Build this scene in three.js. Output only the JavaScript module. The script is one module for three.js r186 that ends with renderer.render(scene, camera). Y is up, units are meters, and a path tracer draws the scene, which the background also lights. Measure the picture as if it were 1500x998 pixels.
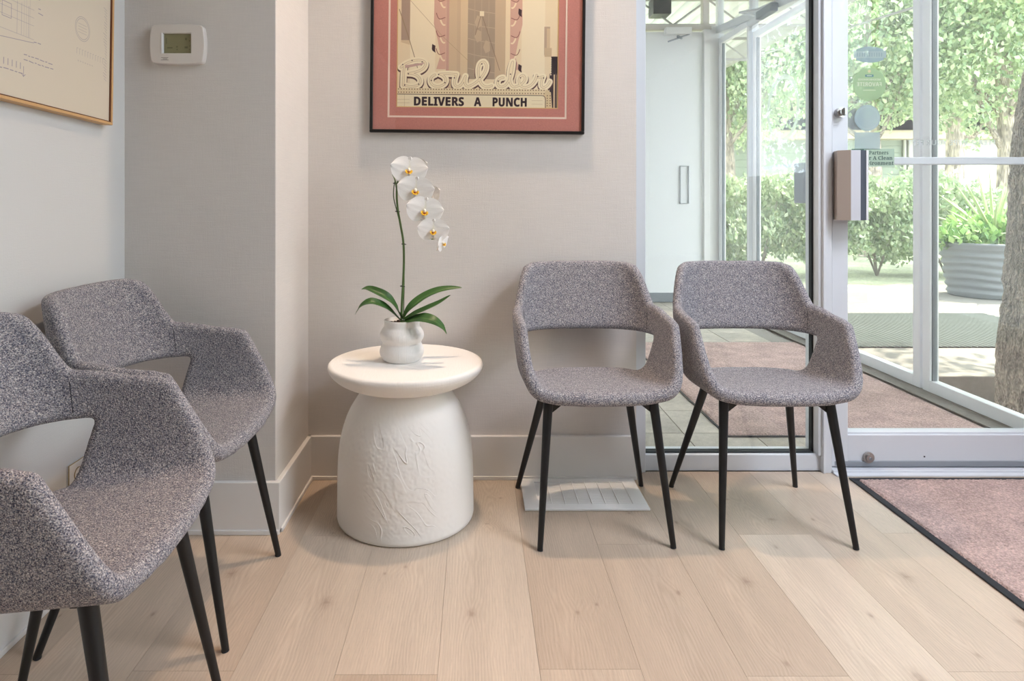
import * as THREE from 'three';
import { RoundedBoxGeometry } from 'three/addons/geometries/RoundedBoxGeometry.js';
import { mergeGeometries } from 'three/addons/utils/BufferGeometryUtils.js';
import { RectAreaLightUniformsLib } from 'three/addons/lights/RectAreaLightUniformsLib.js';
import { FontLoader } from 'three/addons/loaders/FontLoader.js';
import { TextGeometry } from 'three/addons/geometries/TextGeometry.js';

// ---------------------------------------------------------------- camera
// x right, y up, z towards the camera; the papered back wall is the plane z = 0; the lens is shifted down and to the right of centre
const scene = new THREE.Scene();
const camera = new THREE.PerspectiveCamera(2 * Math.atan(499 / 950) * 180 / Math.PI, 1500 / 998, 0.05, 200);
camera.position.set(0, 1.06, 2.456);
camera.lookAt(0, 1.06, 0);
camera.setViewOffset(1500, 998, 53, 209, 1500, 998);
camera.updateProjectionMatrix();
const renderer = new THREE.WebGLRenderer({ antialias: true });
renderer.toneMapping = THREE.LinearToneMapping;
renderer.toneMappingExposure = 1.1;
renderer.shadowMap.enabled = true;

// ---------------------------------------------------------------- light
// a bright, evenly hazy summer sky
scene.background = new THREE.Color().setRGB(5.4, 5.8, 6.3);
const sunDirection = new THREE.Vector3(0.42, 1, -0.28).normalize();

const sun = new THREE.DirectionalLight(0xfff1dc, 14);
sun.position.copy(sunDirection).multiplyScalar(20).add(new THREE.Vector3(3, 0, -5));
sun.target.position.set(3, 0, -5);
sun.castShadow = true;
Object.assign(sun.shadow.camera, { left: -14, right: 14, top: 14, bottom: -14, near: 1, far: 60 });
sun.shadow.mapSize.set(2048, 2048);
scene.add(sun, sun.target);

RectAreaLightUniformsLib.init();
// daylight at the out-of-view side window, placed to light the room from the right (unseen_window_4)
const unseenWindowLight = new THREE.RectAreaLight(0xdde9ff, 2.6, 1.8, 1.3);
unseenWindowLight.position.set(2.44, 1.9, 2.25);
unseenWindowLight.lookAt(0, 1.9, 2.25);
scene.add(unseenWindowLight);
// unseen ceiling panel, placed to brighten the right floor and back wall (its glowing face is built with the ceiling lights)
const unseenPanelLight = new THREE.RectAreaLight(0xe8efff, 23, 0.56, 1.16);
unseenPanelLight.position.set(1.85, 2.715, 1.5);
unseenPanelLight.lookAt(1.85, 0, 1.5);
scene.add(unseenPanelLight);

// ---------------------------------------------------------------- helpers
let seed = 7;
const rnd = () => { seed = (seed * 1664525 + 1013904223) >>> 0; return seed / 4294967296; };
const rr = (a, b) => a + (b - a) * rnd();
const lerp = THREE.MathUtils.lerp, clamp = THREE.MathUtils.clamp, smooth = THREE.MathUtils.smoothstep;
const V = (x, y, z) => new THREE.Vector3(x, y, z);
const used = new Map();
function numbered(name) {
  const n = used.get(name) ?? 0;
  used.set(name, n + 1);
  return n ? name + '_' + String(n).padStart(3, '0') : name;
}
function tag(o, label, category, group) {
  Object.assign(o.userData, { label, category });
  if (group) o.userData.group = group;
  return o;
}
function shade(o) { o.castShadow = true; o.receiveShadow = true; return o; }
function clean(g) {
  g = g.index ? g.toNonIndexed() : g;
  if (!g.attributes.uv) g.setAttribute('uv', new THREE.BufferAttribute(new Float32Array(g.attributes.position.count * 2), 2));
  for (const k of Object.keys(g.attributes)) if (!['position', 'normal', 'uv'].includes(k)) g.deleteAttribute(k);
  return g;
}
function merged(list) { return list.length === 1 ? list[0] : mergeGeometries(list.map(clean)); }
function thing(name, label, category, pos = [0, 0, 0], turn = 0, group) {
  const o = new THREE.Group();
  o.name = numbered(name);
  o.position.set(...pos);
  o.rotation.y = turn;
  scene.add(o);
  return tag(o, label, category, group);
}
function part(name, geos, mat, parent) {
  const m = shade(new THREE.Mesh(merged(Array.isArray(geos) ? geos : [geos]), mat));
  m.name = parent === scene ? numbered(name) : name;
  parent.add(m);
  return m;
}
function struct(name, geos, mat, label) {
  const m = geos ? part(name, geos, mat, scene) : new THREE.Group();
  if (!geos) { m.name = numbered(name); scene.add(m); }
  m.userData.kind = 'structure';
  if (label) m.userData.label = label;
  return m;
}
// uv in metres, looked up across the dominant axis of each face
function metricUv(g, scale = 1) {
  g = g.index ? g.toNonIndexed() : g;
  const p = g.attributes.position, uv = new Float32Array(p.count * 2), a = V(), b = V(), c = V();
  for (let i = 0; i < p.count; i += 3) {
    a.fromBufferAttribute(p, i); b.fromBufferAttribute(p, i + 1); c.fromBufferAttribute(p, i + 2);
    const n = b.clone().sub(a).cross(c.clone().sub(a)), ax = Math.abs(n.x), ay = Math.abs(n.y), az = Math.abs(n.z);
    [a, b, c].forEach((q, k) => {
      const [u, v] = ax >= ay && ax >= az ? [q.z, q.y] : ay >= az ? [q.x, q.z] : [q.x, q.y];
      uv[(i + k) * 2] = u * scale; uv[(i + k) * 2 + 1] = v * scale;
    });
  }
  g.setAttribute('uv', new THREE.BufferAttribute(uv, 2));
  return g;
}
// a box given by its lower and upper corners, edges rounded by r
function bar(x0, x1, y0, y1, z0, z1, r = 0) {
  const g = r ? new RoundedBoxGeometry(x1 - x0, y1 - y0, z1 - z0, 2, r) : new THREE.BoxGeometry(x1 - x0, y1 - y0, z1 - z0);
  g.translate((x0 + x1) / 2, (y0 + y1) / 2, (z0 + z1) / 2);
  return metricUv(g);
}
function rod(a, b, r0, r1 = r0, seg = 14) {
  const d = b.clone().sub(a), g = new THREE.CylinderGeometry(r1, r0, d.length(), seg);
  g.applyQuaternion(new THREE.Quaternion().setFromUnitVectors(V(0, 1, 0), d.clone().normalize()));
  g.translate(...a.clone().add(b).multiplyScalar(0.5).toArray());
  return g;
}
function tube(pts, r, seg = 40, rad = 10) { return new THREE.TubeGeometry(new THREE.CatmullRomCurve3(pts), seg, r, rad); }
function lathe(pts, seg = 72) { return new THREE.LatheGeometry(pts.map(([x, y]) => new THREE.Vector2(x, y)), seg); }
// tube with a radius that changes along it
function taper(pts, radii, seg, rad) {
  const curve = new THREE.CatmullRomCurve3(pts), g = new THREE.TubeGeometry(curve, seg, 1, rad), p = g.attributes.position, q = V();
  for (let i = 0; i <= seg; i++) {
    const at = curve.getPointAt(i / seg), f = (i / seg) * (radii.length - 1), k = Math.min(radii.length - 2, Math.floor(f)), r = lerp(radii[k], radii[k + 1], f - k);
    for (let j = 0; j <= rad; j++) { const n = i * (rad + 1) + j; q.fromBufferAttribute(p, n).sub(at).multiplyScalar(r).add(at); p.setXYZ(n, q.x, q.y, q.z); }
  }
  g.computeVertexNormals();
  return g;
}

// ---------------------------------------------------------------- textures
function lattice(n, s) { const a = new Float32Array(n * n); const keep = seed; seed = s; for (let i = 0; i < a.length; i++) a[i] = rnd(); seed = keep; return a; }
const LAT = [lattice(256, 11), lattice(256, 23), lattice(256, 37)];
// value noise that repeats every px by py cells
function noise(u, v, px, py, k = 0) {
  const x = u * px, y = v * py, x0 = Math.floor(x), y0 = Math.floor(y), fx = x - x0, fy = y - y0, sx = fx * fx * (3 - 2 * fx), sy = fy * fy * (3 - 2 * fy);
  const L = LAT[k % 3], X = (i) => (((i % px) + px) % px + k * 17) & 255, Y = (i) => (((i % py) + py) % py + k * 29) & 255;
  const a = L[Y(y0) * 256 + X(x0)], b = L[Y(y0) * 256 + X(x0 + 1)], c = L[Y(y0 + 1) * 256 + X(x0)], d = L[Y(y0 + 1) * 256 + X(x0 + 1)];
  return lerp(lerp(a, b, sx), lerp(c, d, sx), sy);
}
function texture(w, h, fn, srgb = true, repeat = true) {
  const d = new Uint8Array(w * h * 4);
  for (let y = 0; y < h; y++) for (let x = 0; x < w; x++) {
    const c = fn((x + 0.5) / w, (y + 0.5) / h, x, y), i = (y * w + x) * 4;
    if (typeof c === 'number') d[i] = d[i + 1] = d[i + 2] = clamp(c, 0, 1) * 255;
    else for (let k = 0; k < 3; k++) d[i + k] = clamp(c[k], 0, 255);
    d[i + 3] = 255;
  }
  const t = new THREE.DataTexture(d, w, h);
  t.magFilter = THREE.LinearFilter; t.minFilter = THREE.LinearMipmapLinearFilter; t.generateMipmaps = true;
  t.wrapS = t.wrapT = repeat ? THREE.RepeatWrapping : THREE.ClampToEdgeWrapping;
  if (srgb) t.colorSpace = THREE.SRGBColorSpace;
  t.needsUpdate = true;
  return t;
}
function every(t, x, y = x) { const c = t.clone(); c.repeat.set(1 / x, 1 / y); c.needsUpdate = true; return c; }
function drawing(w, h, draw) {
  const c = document.createElement('canvas');
  c.width = w; c.height = h;
  draw(c.getContext('2d'), w, h);
  const t = new THREE.CanvasTexture(c);
  t.colorSpace = THREE.SRGBColorSpace;
  return t;
}
const std = (color, roughness = 0.6, o = {}) => new THREE.MeshStandardMaterial({ color, roughness, ...o });
const phys = (color, roughness = 0.6, o = {}) => new THREE.MeshPhysicalMaterial({ color, roughness, ...o });

// woven wall covering: fine uneven horizontal and vertical threads
const weave = texture(512, 512, (u, v) => 0.5 + 0.28 * (noise(u, v, 12, 250, 0) - 0.5) + 0.28 * (noise(u, v, 250, 14, 1) - 0.5) + 0.3 * (noise(u, v, 200, 200, 2) - 0.5), false);
const weaveTint = texture(512, 512, (u, v) => {
  const n = 0.5 * noise(u, v, 10, 240, 1) + 0.3 * noise(u, v, 240, 12, 2) + 0.2 * noise(u, v, 6, 6, 0);
  const k = 0.98 + 0.04 * n; return [215 * k, 210 * k, 205 * k];
});
const wallMat = std(0xffffff, 0.85, { map: every(weaveTint, 0.35), bumpMap: every(weave, 0.35), bumpScale: 0.0005 });
const paleWallMat = std(0xd6d6d4, 0.85, { bumpMap: every(weave, 0.3), bumpScale: 0.0003 });
const trimMat = std(0xe9e6e3, 0.5), whitePaint = std(0xe2e2e2, 0.45), dimCeilingMat = std(0x9a958e, 0.9);
const alu = std(0xd9dde2, 0.42, { metalness: 0.0 }), aluDark = std(0x9da3aa, 0.4, { metalness: 0.35 });
const aluOut = std(0xf1f3f6, 0.45);
const gasketMat = std(0x1d2428, 0.7), steel = std(0xb9b7b4, 0.28, { metalness: 0.9 });
const glassMat = phys(0xfdfefd, 0.0, { transmission: 1, thickness: 0, ior: 1.5 });
const black = std(0x101214, 0.42);
const concreteTex = texture(512, 512, (u, v) => {
  const k = 0.9 + 0.12 * noise(u, v, 7, 7, 0) + 0.08 * noise(u, v, 40, 40, 1) + 0.1 * (noise(u, v, 250, 250, 2) - 0.5);
  return [197 * k, 192 * k, 183 * k];
});
const concrete = std(0xa4a4a4, 0.9, { map: every(concreteTex, 2.2) });

// oak planks: four faces of 0.228 x 1.22 m
function oak(k) {
  const knots = [], keep = seed; seed = 100 + k * 31;
  for (let i = 0; i < 3; i++) knots.push([rr(0.1, 0.9), rr(0.05, 0.95), i ? rr(0.003, 0.006) : rr(0.006, 0.012)]);
  const cx = rr(0.25, 0.75), cy = rr(0.2, 0.8), lift = rr(0.4, 0.8);
  seed = keep;
  return texture(384, 2048, (u, v) => {
    let x = u + 0.05 * (noise(u, v, 3, 7, k) - 0.5) + 0.02 * (noise(u, v, 9, 24, k + 1) - 0.5), y = v, ring = 0, dark = 0;
    for (const [kx, ky, r] of knots) {
      const dx = (u - kx) * 0.228, dy = (v - ky) * 1.22 * 0.55, d = Math.hypot(dx, dy);
      x += 0.06 * Math.sign(dx) * Math.exp(-((d / 0.03) ** 2));
      dark += Math.exp(-((d / r) ** 2)) * (0.5 + 0.6 * noise(u, v, 40, 160, k)) + 0.25 * Math.exp(-((d / (r * 2.4)) ** 2)) * noise(u, v, 60, 120, k + 1);
    }
    const q = Math.sqrt(((x - cx) * 2.2) ** 2 + ((y - cy) * lift) ** 2 * 0.5) * 15;
    ring = 0.5 + 0.5 * Math.sin(q * 6.283 + 2 * noise(u, v, 4, 9, k));
    const near = Math.exp(-(((x - cx) / 0.3) ** 2));
    const fibre = noise(u, v, 120, 26, k) * 0.55 + noise(u, v, 250, 60, k + 1) * 0.45, pore = Math.max(0, noise(u, v, 230, 90, k + 2) - 0.72) * 3;
    const broad = noise(u, v, 5, 3, k + 1);
    const t = 1.0 - 0.034 * ring * (0.3 + near) - 0.085 * (fibre - 0.5) - 0.05 * pore + 0.06 * (broad - 0.5), d = Math.min(1, dark) * 0.4;
    return [lerp(208 * t, 120, d), lerp(192 * t * (1 - 0.01 * ring), 94, d), lerp(174 * t * (1 - 0.02 * ring), 76, d)];
  }, true, true);
}
const oakTex = [0, 1, 2, 3].map(oak);
const oakBump = texture(256, 1024, (u, v) => 0.5 + 0.5 * (noise(u, v, 110, 24, 0) - 0.5) + 0.4 * (noise(u, v, 200, 50, 1) - 0.5), false);
const oakMats = [];
for (const t of oakTex) for (const tint of [0xffffff, 0xf8f4f1, 0xf1ece8]) oakMats.push(std(tint, 0.37, { map: t, bumpMap: oakBump, bumpScale: 0.0002 }));

// melange fabric of dark blue, grey and cream yarns
const fleck = texture(1024, 1024, (u, v) => {
  const ang = noise(u, v, 90, 90, 2), a = noise(u + 0.004 * ang, v, 230, 150, 0), b = noise(u, v + 0.004 * ang, 150, 230, 1), f = noise(u, v, 250, 250, 2);
  const s = clamp(0.5 + 1.3 * (a * 0.42 + b * 0.42 + f * 0.3 - 0.585), 0, 1), cool = noise(u, v, 170, 170, 1);
  const dark = [44, 47, 66], mid = [144, 141, 145], pale = [226, 220, 216], c = s < 0.5 ? dark.map((q, i) => lerp(q, mid[i], s * 2)) : mid.map((q, i) => lerp(q, pale[i], s * 2 - 1));
  return [c[0] + 8 * (cool - 0.5), c[1], c[2] - 8 * (cool - 0.5)];
});
const fleckBump = texture(512, 512, (u, v) => 0.5 * noise(u, v, 170, 110, 0) + 0.5 * noise(u, v, 110, 170, 1), false);
const fabric = phys(0xffffff, 0.95, { map: every(fleck, 0.25), bumpMap: every(fleckBump, 0.28), bumpScale: 0.0016, sheen: 0.35, sheenColor: new THREE.Color(0x9a948f), sheenRoughness: 0.6 });
const seamMat = std(0x3c3d44, 0.95);

const pileTex = texture(512, 512, (u, v) => {
  const n = 0.5 * noise(u, v, 180, 180, 0) + 0.3 * noise(u, v, 90, 90, 1) + 0.25 * noise(u, v, 8, 8, 2), k = 0.72 + 0.5 * n;
  return [194 * k, 168 * k, 160 * k];
});
const pileBump = texture(512, 512, (u, v) => 0.6 * noise(u, v, 200, 200, 1) + 0.4 * noise(u, v, 100, 100, 2), false);
const pile = std(0xffffff, 1, { map: every(pileTex, 0.6), bumpMap: every(pileBump, 0.5), bumpScale: 0.006 });
const rubber = std(0x2b2d31, 0.8);

// ---------------------------------------------------------------- the room
const floor = struct('floor', bar(-1.3, 2.6, -0.12, -0.008, -0.06, 6.75), std(0x4a3d33, 0.9));
{
  const W = 0.228, L = 1.22, gap = 0.0007, variants = [];
  for (let k = 0; k < 16; k++) {
    const g = new THREE.BoxGeometry(W - gap, 0.008, L - gap), p = g.attributes.position, uv = g.attributes.uv, off = rnd(), flip = k % 2 ? -1 : 1;
    for (let i = 0; i < p.count; i++) uv.setXY(i, 0.5 + flip * p.getX(i) / W * 0.98, off + flip * p.getZ(i) / L);
    variants.push(g);
  }
  const starts = { 0: 1.008, 1: 0.43 };
  for (let c = -4; c <= 12; c++) {
    const x = -0.313 + W * (c + 0.5), z0 = (((c % 2) + 2) % 2 ? starts[1] + rr(-0.06, 0.06) : starts[0] + rr(-0.012, 0.012)) - L * 2;
    for (let r = 0; r < 8; r++) {
      const z = z0 + L * (r + 0.5);
      if (z - L / 2 > 6.6 || z + L / 2 < -0.05) continue;
      const lo = Math.max(z - L / 2, -0.055), hi = Math.min(z + L / 2, 6.6), xa = Math.max(x - W / 2, -1.115), xb = Math.min(x + W / 2, 2.5);
      const full = lo === z - L / 2 && hi === z + L / 2 && xa === x - W / 2 && xb === x + W / 2, src = variants[Math.floor(rnd() * 16)];
      let g = src;
      if (!full) { g = src.clone(); const p = g.attributes.position; g.scale((xb - xa) / W, 1, (hi - lo) / L); }
      const m = shade(new THREE.Mesh(g, oakMats[Math.floor(rnd() * oakMats.length)]));
      m.name = 'plank';
      m.position.set((xa + xb) / 2, -0.004, (lo + hi) / 2);
      floor.add(m);
    }
  }
}
struct('ceiling', bar(-1.3, 2.6, 2.75, 2.87, -0.16, 6.75), dimCeilingMat);  // out of view; dark tone chosen to cut bounced light
struct('wall_back', bar(-0.7, 0.6075, 0, 2.75, -0.13, 0), wallMat);
struct('wall_recess', bar(-1.2, -0.635, 0, 2.75, -0.13, 0.397, 0.003), wallMat);
struct('wall_left', bar(-1.24, -1.115, 0, 2.75, 0.2, 6.75), paleWallMat);
struct('unseen_wall_rear', bar(-1.24, 2.6, 0, 2.75, 6.6, 6.75), std(0x6a655f, 0.9));  // unseen rear wall, made dark so it returns little light to the room
struct('wall_right', [bar(2.48, 2.6, 0, 1.2, -0.05, 6.75), bar(2.48, 2.6, 2.6, 2.75, -0.05, 6.75), bar(2.48, 2.6, 1.2, 2.6, -0.05, 1.3), bar(2.48, 2.6, 1.2, 2.6, 3.2, 6.75)], paleWallMat);
{
  const w = struct('unseen_window_4', [bar(2.49, 2.55, 1.2, 1.25, 1.3, 3.2), bar(2.49, 2.55, 2.55, 2.6, 1.3, 3.2), bar(2.49, 2.55, 1.25, 2.55, 1.3, 1.35), bar(2.49, 2.55, 1.25, 2.55, 3.15, 3.2)], alu);  // unseen window, its place chosen to let light in from the right
  part('glass', bar(2.515, 2.521, 1.25, 2.55, 1.35, 3.15), glassMat, w);
}
function baseboard(name, x0, x1, z0, z1, capSide) {
  const b = struct(name, bar(x0, x1, 0.0, 0.163, z0, z1, 0.003), trimMat);
  part('shoe_moulding', bar(capSide === 'x' ? x0 : x0, capSide === 'x' ? x1 + 0.006 : x1, 0, 0.014, z0, capSide === 'x' ? z1 : z1 + 0.006, 0.002), trimMat, b);
}
baseboard('baseboard_back', -0.635, 0.605, 0, 0.018, 'z');
baseboard('baseboard_recess', -1.115, -0.618, 0.397, 0.414, 'z');
baseboard('baseboard_column', -0.635, -0.618, 0, 0.4, 'x');
baseboard('baseboard_left', -1.115, -1.098, 0.397, 6.6, 'x');

// ---------------------------------------------------------------- storefront between the room and the vestibule
const ZF = -0.05, ZB = -0.15, ZG = -0.1;
{
  struct('trim_1', bar(0.6075, 0.655, 0, 2.72, -0.13, -0.045, 0.002), alu);
  const w = struct('window_1', null);
  part('window_frame', [bar(0.655, 1.338, 0, 0.062, ZB, -0.062, 0.002), bar(1.324, 1.338, 0.062, 2.66, ZB, ZF, 0.002), bar(0.655, 1.338, 2.66, 2.72, ZB, ZF, 0.002)], alu, w);
  part('gasket', [bar(0.655, 1.32, 0.062, 0.067, ZG - 0.012, ZG + 0.02), bar(1.316, 1.326, 0.062, 2.66, ZG - 0.008, ZG + 0.012), bar(0.655, 0.659, 0.062, 2.66, ZG - 0.008, ZG + 0.01)], gasketMat, w);
  part('glass', bar(0.657, 1.32, 0.064, 2.66, ZG - 0.003, ZG + 0.003), glassMat, w);
  const post = struct('trim_2', bar(1.339, 1.371, 0, 2.72, ZB, ZF + 0.01, 0.002), alu);
  part('stop_strip', bar(1.337, 1.345, 0.0, 2.72, ZF - 0.02, ZF + 0.014, 0.001), alu, post);
  struct('trim_3', bar(2.318, 2.48, 0, 2.72, ZB, ZF + 0.01, 0.002), alu);
  struct('trim_4', bar(0.6075, 2.48, 2.72, 3.2, ZB, ZF, 0.002), alu);
  struct('trim_5', [bar(1.371, 2.318, 0, 0.014, -0.17, -0.03, 0.003), bar(1.371, 2.318, 0, 0.006, -0.18, -0.005, 0.002)], alu);

  const d = struct('door_1', null, null, 'glass entrance door in a white metal frame');
  part('stile', bar(1.379, 1.442, 0.02, 2.7, ZG - 0.022, ZF - 0.006, 0.003), alu, d);
  part('stile', bar(2.24, 2.31, 0.02, 2.7, ZG - 0.022, ZF - 0.006, 0.003), alu, d);
  part('bottom_rail', [bar(1.442, 2.24, 0.022, 0.14, ZG - 0.022, ZF - 0.01, 0.003), bar(1.442, 2.24, 0.132, 0.148, ZG - 0.014, ZF - 0.02, 0.002)], alu, d);
  part('sweep', [bar(1.38, 2.31, 0.016, 0.024, ZG - 0.02, ZF - 0.01), bar(1.39, 2.3, 0.022, 0.04, ZF - 0.012, ZF - 0.004, 0.002)], aluDark, d);
  part('top_rail', bar(1.442, 2.24, 2.62, 2.7, ZG - 0.022, ZF - 0.006, 0.003), alu, d);
  part('gasket', bar(1.371, 1.379, 0.01, 2.7, ZG - 0.02, ZF - 0.02), gasketMat, d);
  part('glass', bar(1.44, 2.242, 0.14, 2.62, ZG - 0.003, ZG + 0.003), glassMat, d);
  part('push_bar', bar(1.43, 2.25, 1.193, 1.223, ZG - 0.06, ZG - 0.03, 0.004), alu, d);
  const cyl = (r, h, x, y, z) => new THREE.CylinderGeometry(r, r, h, 32).rotateX(Math.PI / 2).translate(x, y, z);
  const lock = part('lock', [cyl(0.019, 0.022, 1.406, 1.389, ZF + 0.004), cyl(0.013, 0.03, 1.406, 1.389, ZF + 0.014)], steel, d);
  part('thumb_turn', bar(1.402, 1.41, 1.374, 1.404, ZF + 0.028, ZF + 0.042, 0.002), steel, lock);
  const plug = part('bolt_cover', [cyl(0.021, 0.008, 1.52, 0.055, ZF - 0.004), cyl(0.014, 0.016, 1.52, 0.055, ZF)], steel, d);
  part('screw', cyl(0.005, 0.004, 1.52, 0.055, ZF + 0.009), aluDark, plug);
  part('screw', cyl(0.003, 0.003, 1.74, 0.056, ZF - 0.01), gasketMat, d);
  // the pull: a folded metal plate standing off the stile
  const pull = (pts, name, m) => {
    const s = new THREE.Shape(pts.map(([x, z]) => new THREE.Vector2(x, -z)));
    return part(name, new THREE.ExtrudeGeometry(s, { depth: 0.263, bevelEnabled: false }).rotateX(-Math.PI / 2).translate(0, 0.976, 0), m, d);
  };
  const bronze = std(0xb3a69c, 0.45, { metalness: 0.25 });
  pull([[1.385, -0.055], [1.397, -0.055], [1.383, 0.012], [1.403, 0.03], [1.4, 0.036], [1.366, 0.006]], 'pull_back', bronze);
  pull([[1.4, 0.036], [1.403, 0.028], [1.436, 0.028], [1.436, 0.036]], 'pull_grip', std(0xc4c5cc, 0.45));
  pull([[1.436, 0.033], [1.436, 0.024], [1.466, 0.01], [1.466, 0.02]], 'pull_insert', std(0x4a505a, 0.5));
  pull([[1.466, 0.022], [1.466, -0.055], [1.474, -0.055], [1.474, 0.022]], 'pull_edge', whitePaint);
}

// ---------------------------------------------------------------- vestibule
const vestibuleFloor = struct('floor', bar(0.4, 2.53, -0.12, -0.012, -5.2, -0.06), std(0x8e8a84, 0.9));
{
  const stone = [0, 1, 2].map((k) => std([0xf0ece6, 0xe6e2dc, 0xf6f2ec][k], 0.6, { map: every(concreteTex, 0.9) })), s = 0.31, g = bar(-s / 2 + 0.002, s / 2 - 0.002, -0.012, 0, -s / 2 + 0.002, s / 2 - 0.002, 0.0015);
  for (let i = 0; i < 7; i++) for (let j = 0; j < 14; j++) {
    const x = 0.47 + s * i, z = -0.31 - s * j;
    if (x + s / 2 > 2.45) continue;
    const m = shade(new THREE.Mesh(g, stone[Math.floor(rnd() * 3)]));
    m.name = 'tile'; m.position.set(x, rr(-0.0006, 0), z);
    vestibuleFloor.add(m);
  }
  struct('wall_vestibule_left', bar(0.45, 0.55, 0, 3.2, -5.2, -0.13), whitePaint);
  // far end: white door below a transom
  const far = -4.12;
  struct('wall_vestibule_far', [bar(2.356, 2.46, 0, 2.8, far - 0.08, far + 0.02), bar(0.55, 1.0, 0, 2.8, far - 0.08, far)], whitePaint);
  struct('trim_6', [bar(0.55, 2.376, 2.76, 2.81, far - 0.06, far + 0.04, 0.003), bar(2.3, 2.36, 2.81, 3.2, far - 0.06, far + 0.02)], std(0xc9c4be, 0.6));
  struct('trim_7', [bar(2.30, 2.357, 0, 2.76, far - 0.05, far + 0.045, 0.003)], whitePaint);
  const d = struct('door_2', null, null, 'tall white door at the far end of the entrance');
  part('door_panel', bar(1.0, 2.29, 0.1, 2.74, far - 0.03, far + 0.015, 0.002), std(0xe8eaec, 0.35), d);
  part('kick_plate', bar(1.0, 2.29, 0.005, 0.1, far - 0.03, far + 0.017, 0.002), std(0x8d9196, 0.5), d);
  part('flush_pull', [bar(2.064, 2.07, 1.0, 1.385, far + 0.015, far + 0.03, 0.002), bar(2.148, 2.154, 1.0, 1.385, far + 0.015, far + 0.03, 0.002), bar(2.064, 2.154, 1.0, 1.008, far + 0.015, far + 0.03, 0.002), bar(2.064, 2.154, 1.377, 1.385, far + 0.015, far + 0.03, 0.002)], std(0xb9bec2, 0.4), d);
  const c = part('door_closer', bar(1.9, 2.16, 2.7, 2.77, far + 0.015, far + 0.1, 0.006), whitePaint, d);
  part('closer_arm', [rod(V(2.14, 2.7, far + 0.08), V(1.92, 2.62, far + 0.1), 0.008), rod(V(2.02, 2.68, far + 0.08), V(2.05, 2.65, far + 0.12), 0.012)], aluDark, c);
  const t = struct('window_2', bar(0.56, 2.3, 2.815, 2.821, far - 0.03, far), alu);
  part('glass', bar(0.56, 2.3, 2.821, 3.19, far - 0.012, far - 0.006), glassMat, t);

  // the outer glazing, plane x = 2.48
  const X0 = 2.455, X1 = 2.505, H = 2.72;
  const pane = (name, z0, z1, rail, label, H = 2.56) => {
    const s = struct(name, null, null, label), w = 0.058;
    part('stile', bar(X0, X1, 0.008, H - 0.03, z0, z0 + w, 0.003), aluOut, s);
    part('stile', bar(X0, X1, 0.008, H - 0.03, z1 - w, z1, 0.003), aluOut, s);
    part('bottom_rail', bar(X0, X1, 0.008, rail, z0 + w, z1 - w, 0.003), aluOut, s);
    part('top_rail', bar(X0, X1, H - 0.09, H - 0.03, z0 + w, z1 - w, 0.003), aluOut, s);
    part('gasket', [bar(X0 + 0.012, X1 - 0.012, rail, H - 0.09, z0 + w, z0 + w + 0.006), bar(X0 + 0.012, X1 - 0.012, rail, H - 0.09, z1 - w - 0.006, z1 - w)], std(0x858b90, 0.7), s);
    part('glass', bar(2.477, 2.483, rail, H - 0.09, z0 + w, z1 - w), glassMat, s);
    return s;
  };
  pane('window_3', -4.1, -3.36, 0.07, undefined, 2.7);
  const d3 = pane('door_3', -3.3, -2.24, 0.075, 'outer glass door with a round etched ring');
  part('push_bar', bar(X1 + 0.02, X1 + 0.045, 1.305, 1.335, -3.26, -2.29, 0.004), alu, d3);
  part('pull', bar(X0 - 0.055, X0 - 0.015, 1.02, 1.32, -2.44, -2.30, 0.008), aluDark, d3);
  const ring = new THREE.RingGeometry(0.235, 0.275, 64).rotateY(-Math.PI / 2).translate(2.475, 1.78, -2.78);
  part('etched_ring', ring, std(0xe9efee, 0.8, { transparent: true, opacity: 0.55 }), d3);
  pane('door_4', -2.19, -1.13, 0.07, 'outer glass door beside the potted plant');
  pane('window_5', -1.11, -0.16, 0.07);
  struct('trim_8', [bar(2.44, 2.52, 0, 0.008, -4.12, -0.15, 0.002), bar(2.36, 2.52, 0, 0.006, -4.12, -0.15)], concrete);
  const head = bar(2.43, 2.53, -0.035, 0.035, -0.98, 0.98, 0.003);
  head.rotateX(0.097).translate(0, 2.665, -3.15);
  struct('trim_9', [head, bar(2.43, 2.53, 2.535, 2.605, -2.2, -0.15, 0.003)], alu);
  struct('trim_10', [bar(2.45, 2.51, 0, 3.2, -3.36, -3.3, 0.003), bar(2.45, 2.51, 0, 3.2, -4.17, -4.1, 0.003), bar(2.45, 2.51, 2.77, 3.2, -2.25, -2.19, 0.003)], alu);
  const tr = struct('window_6', bar(2.46, 2.5, 3.17, 3.2, -4.1, -0.15), alu);
  part('glass', bar(2.477, 2.483, 2.6, 3.17, -4.1, -0.15), glassMat, tr);
  const closer = thing('door_closer', 'grey door closer at the head of the outer glass door', 'door closer', [2.36, 2.56, -3.0]);
  part('body', bar(0, 0.065, 0, 0.07, -0.02, 0.26, 0.01), aluDark, closer);
  part('valve', new THREE.CylinderGeometry(0.03, 0.03, 0.2, 24).rotateX(Math.PI / 2).translate(0.03, 0.02, -0.1), alu, closer);
  part('arm', [rod(V(0.03, 0.07, 0.1), V(-0.12, 0.075, -0.05), 0.01), rod(V(-0.12, 0.075, -0.05), V(0.05, 0.08, -0.16), 0.01)], alu, closer);
}
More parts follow.
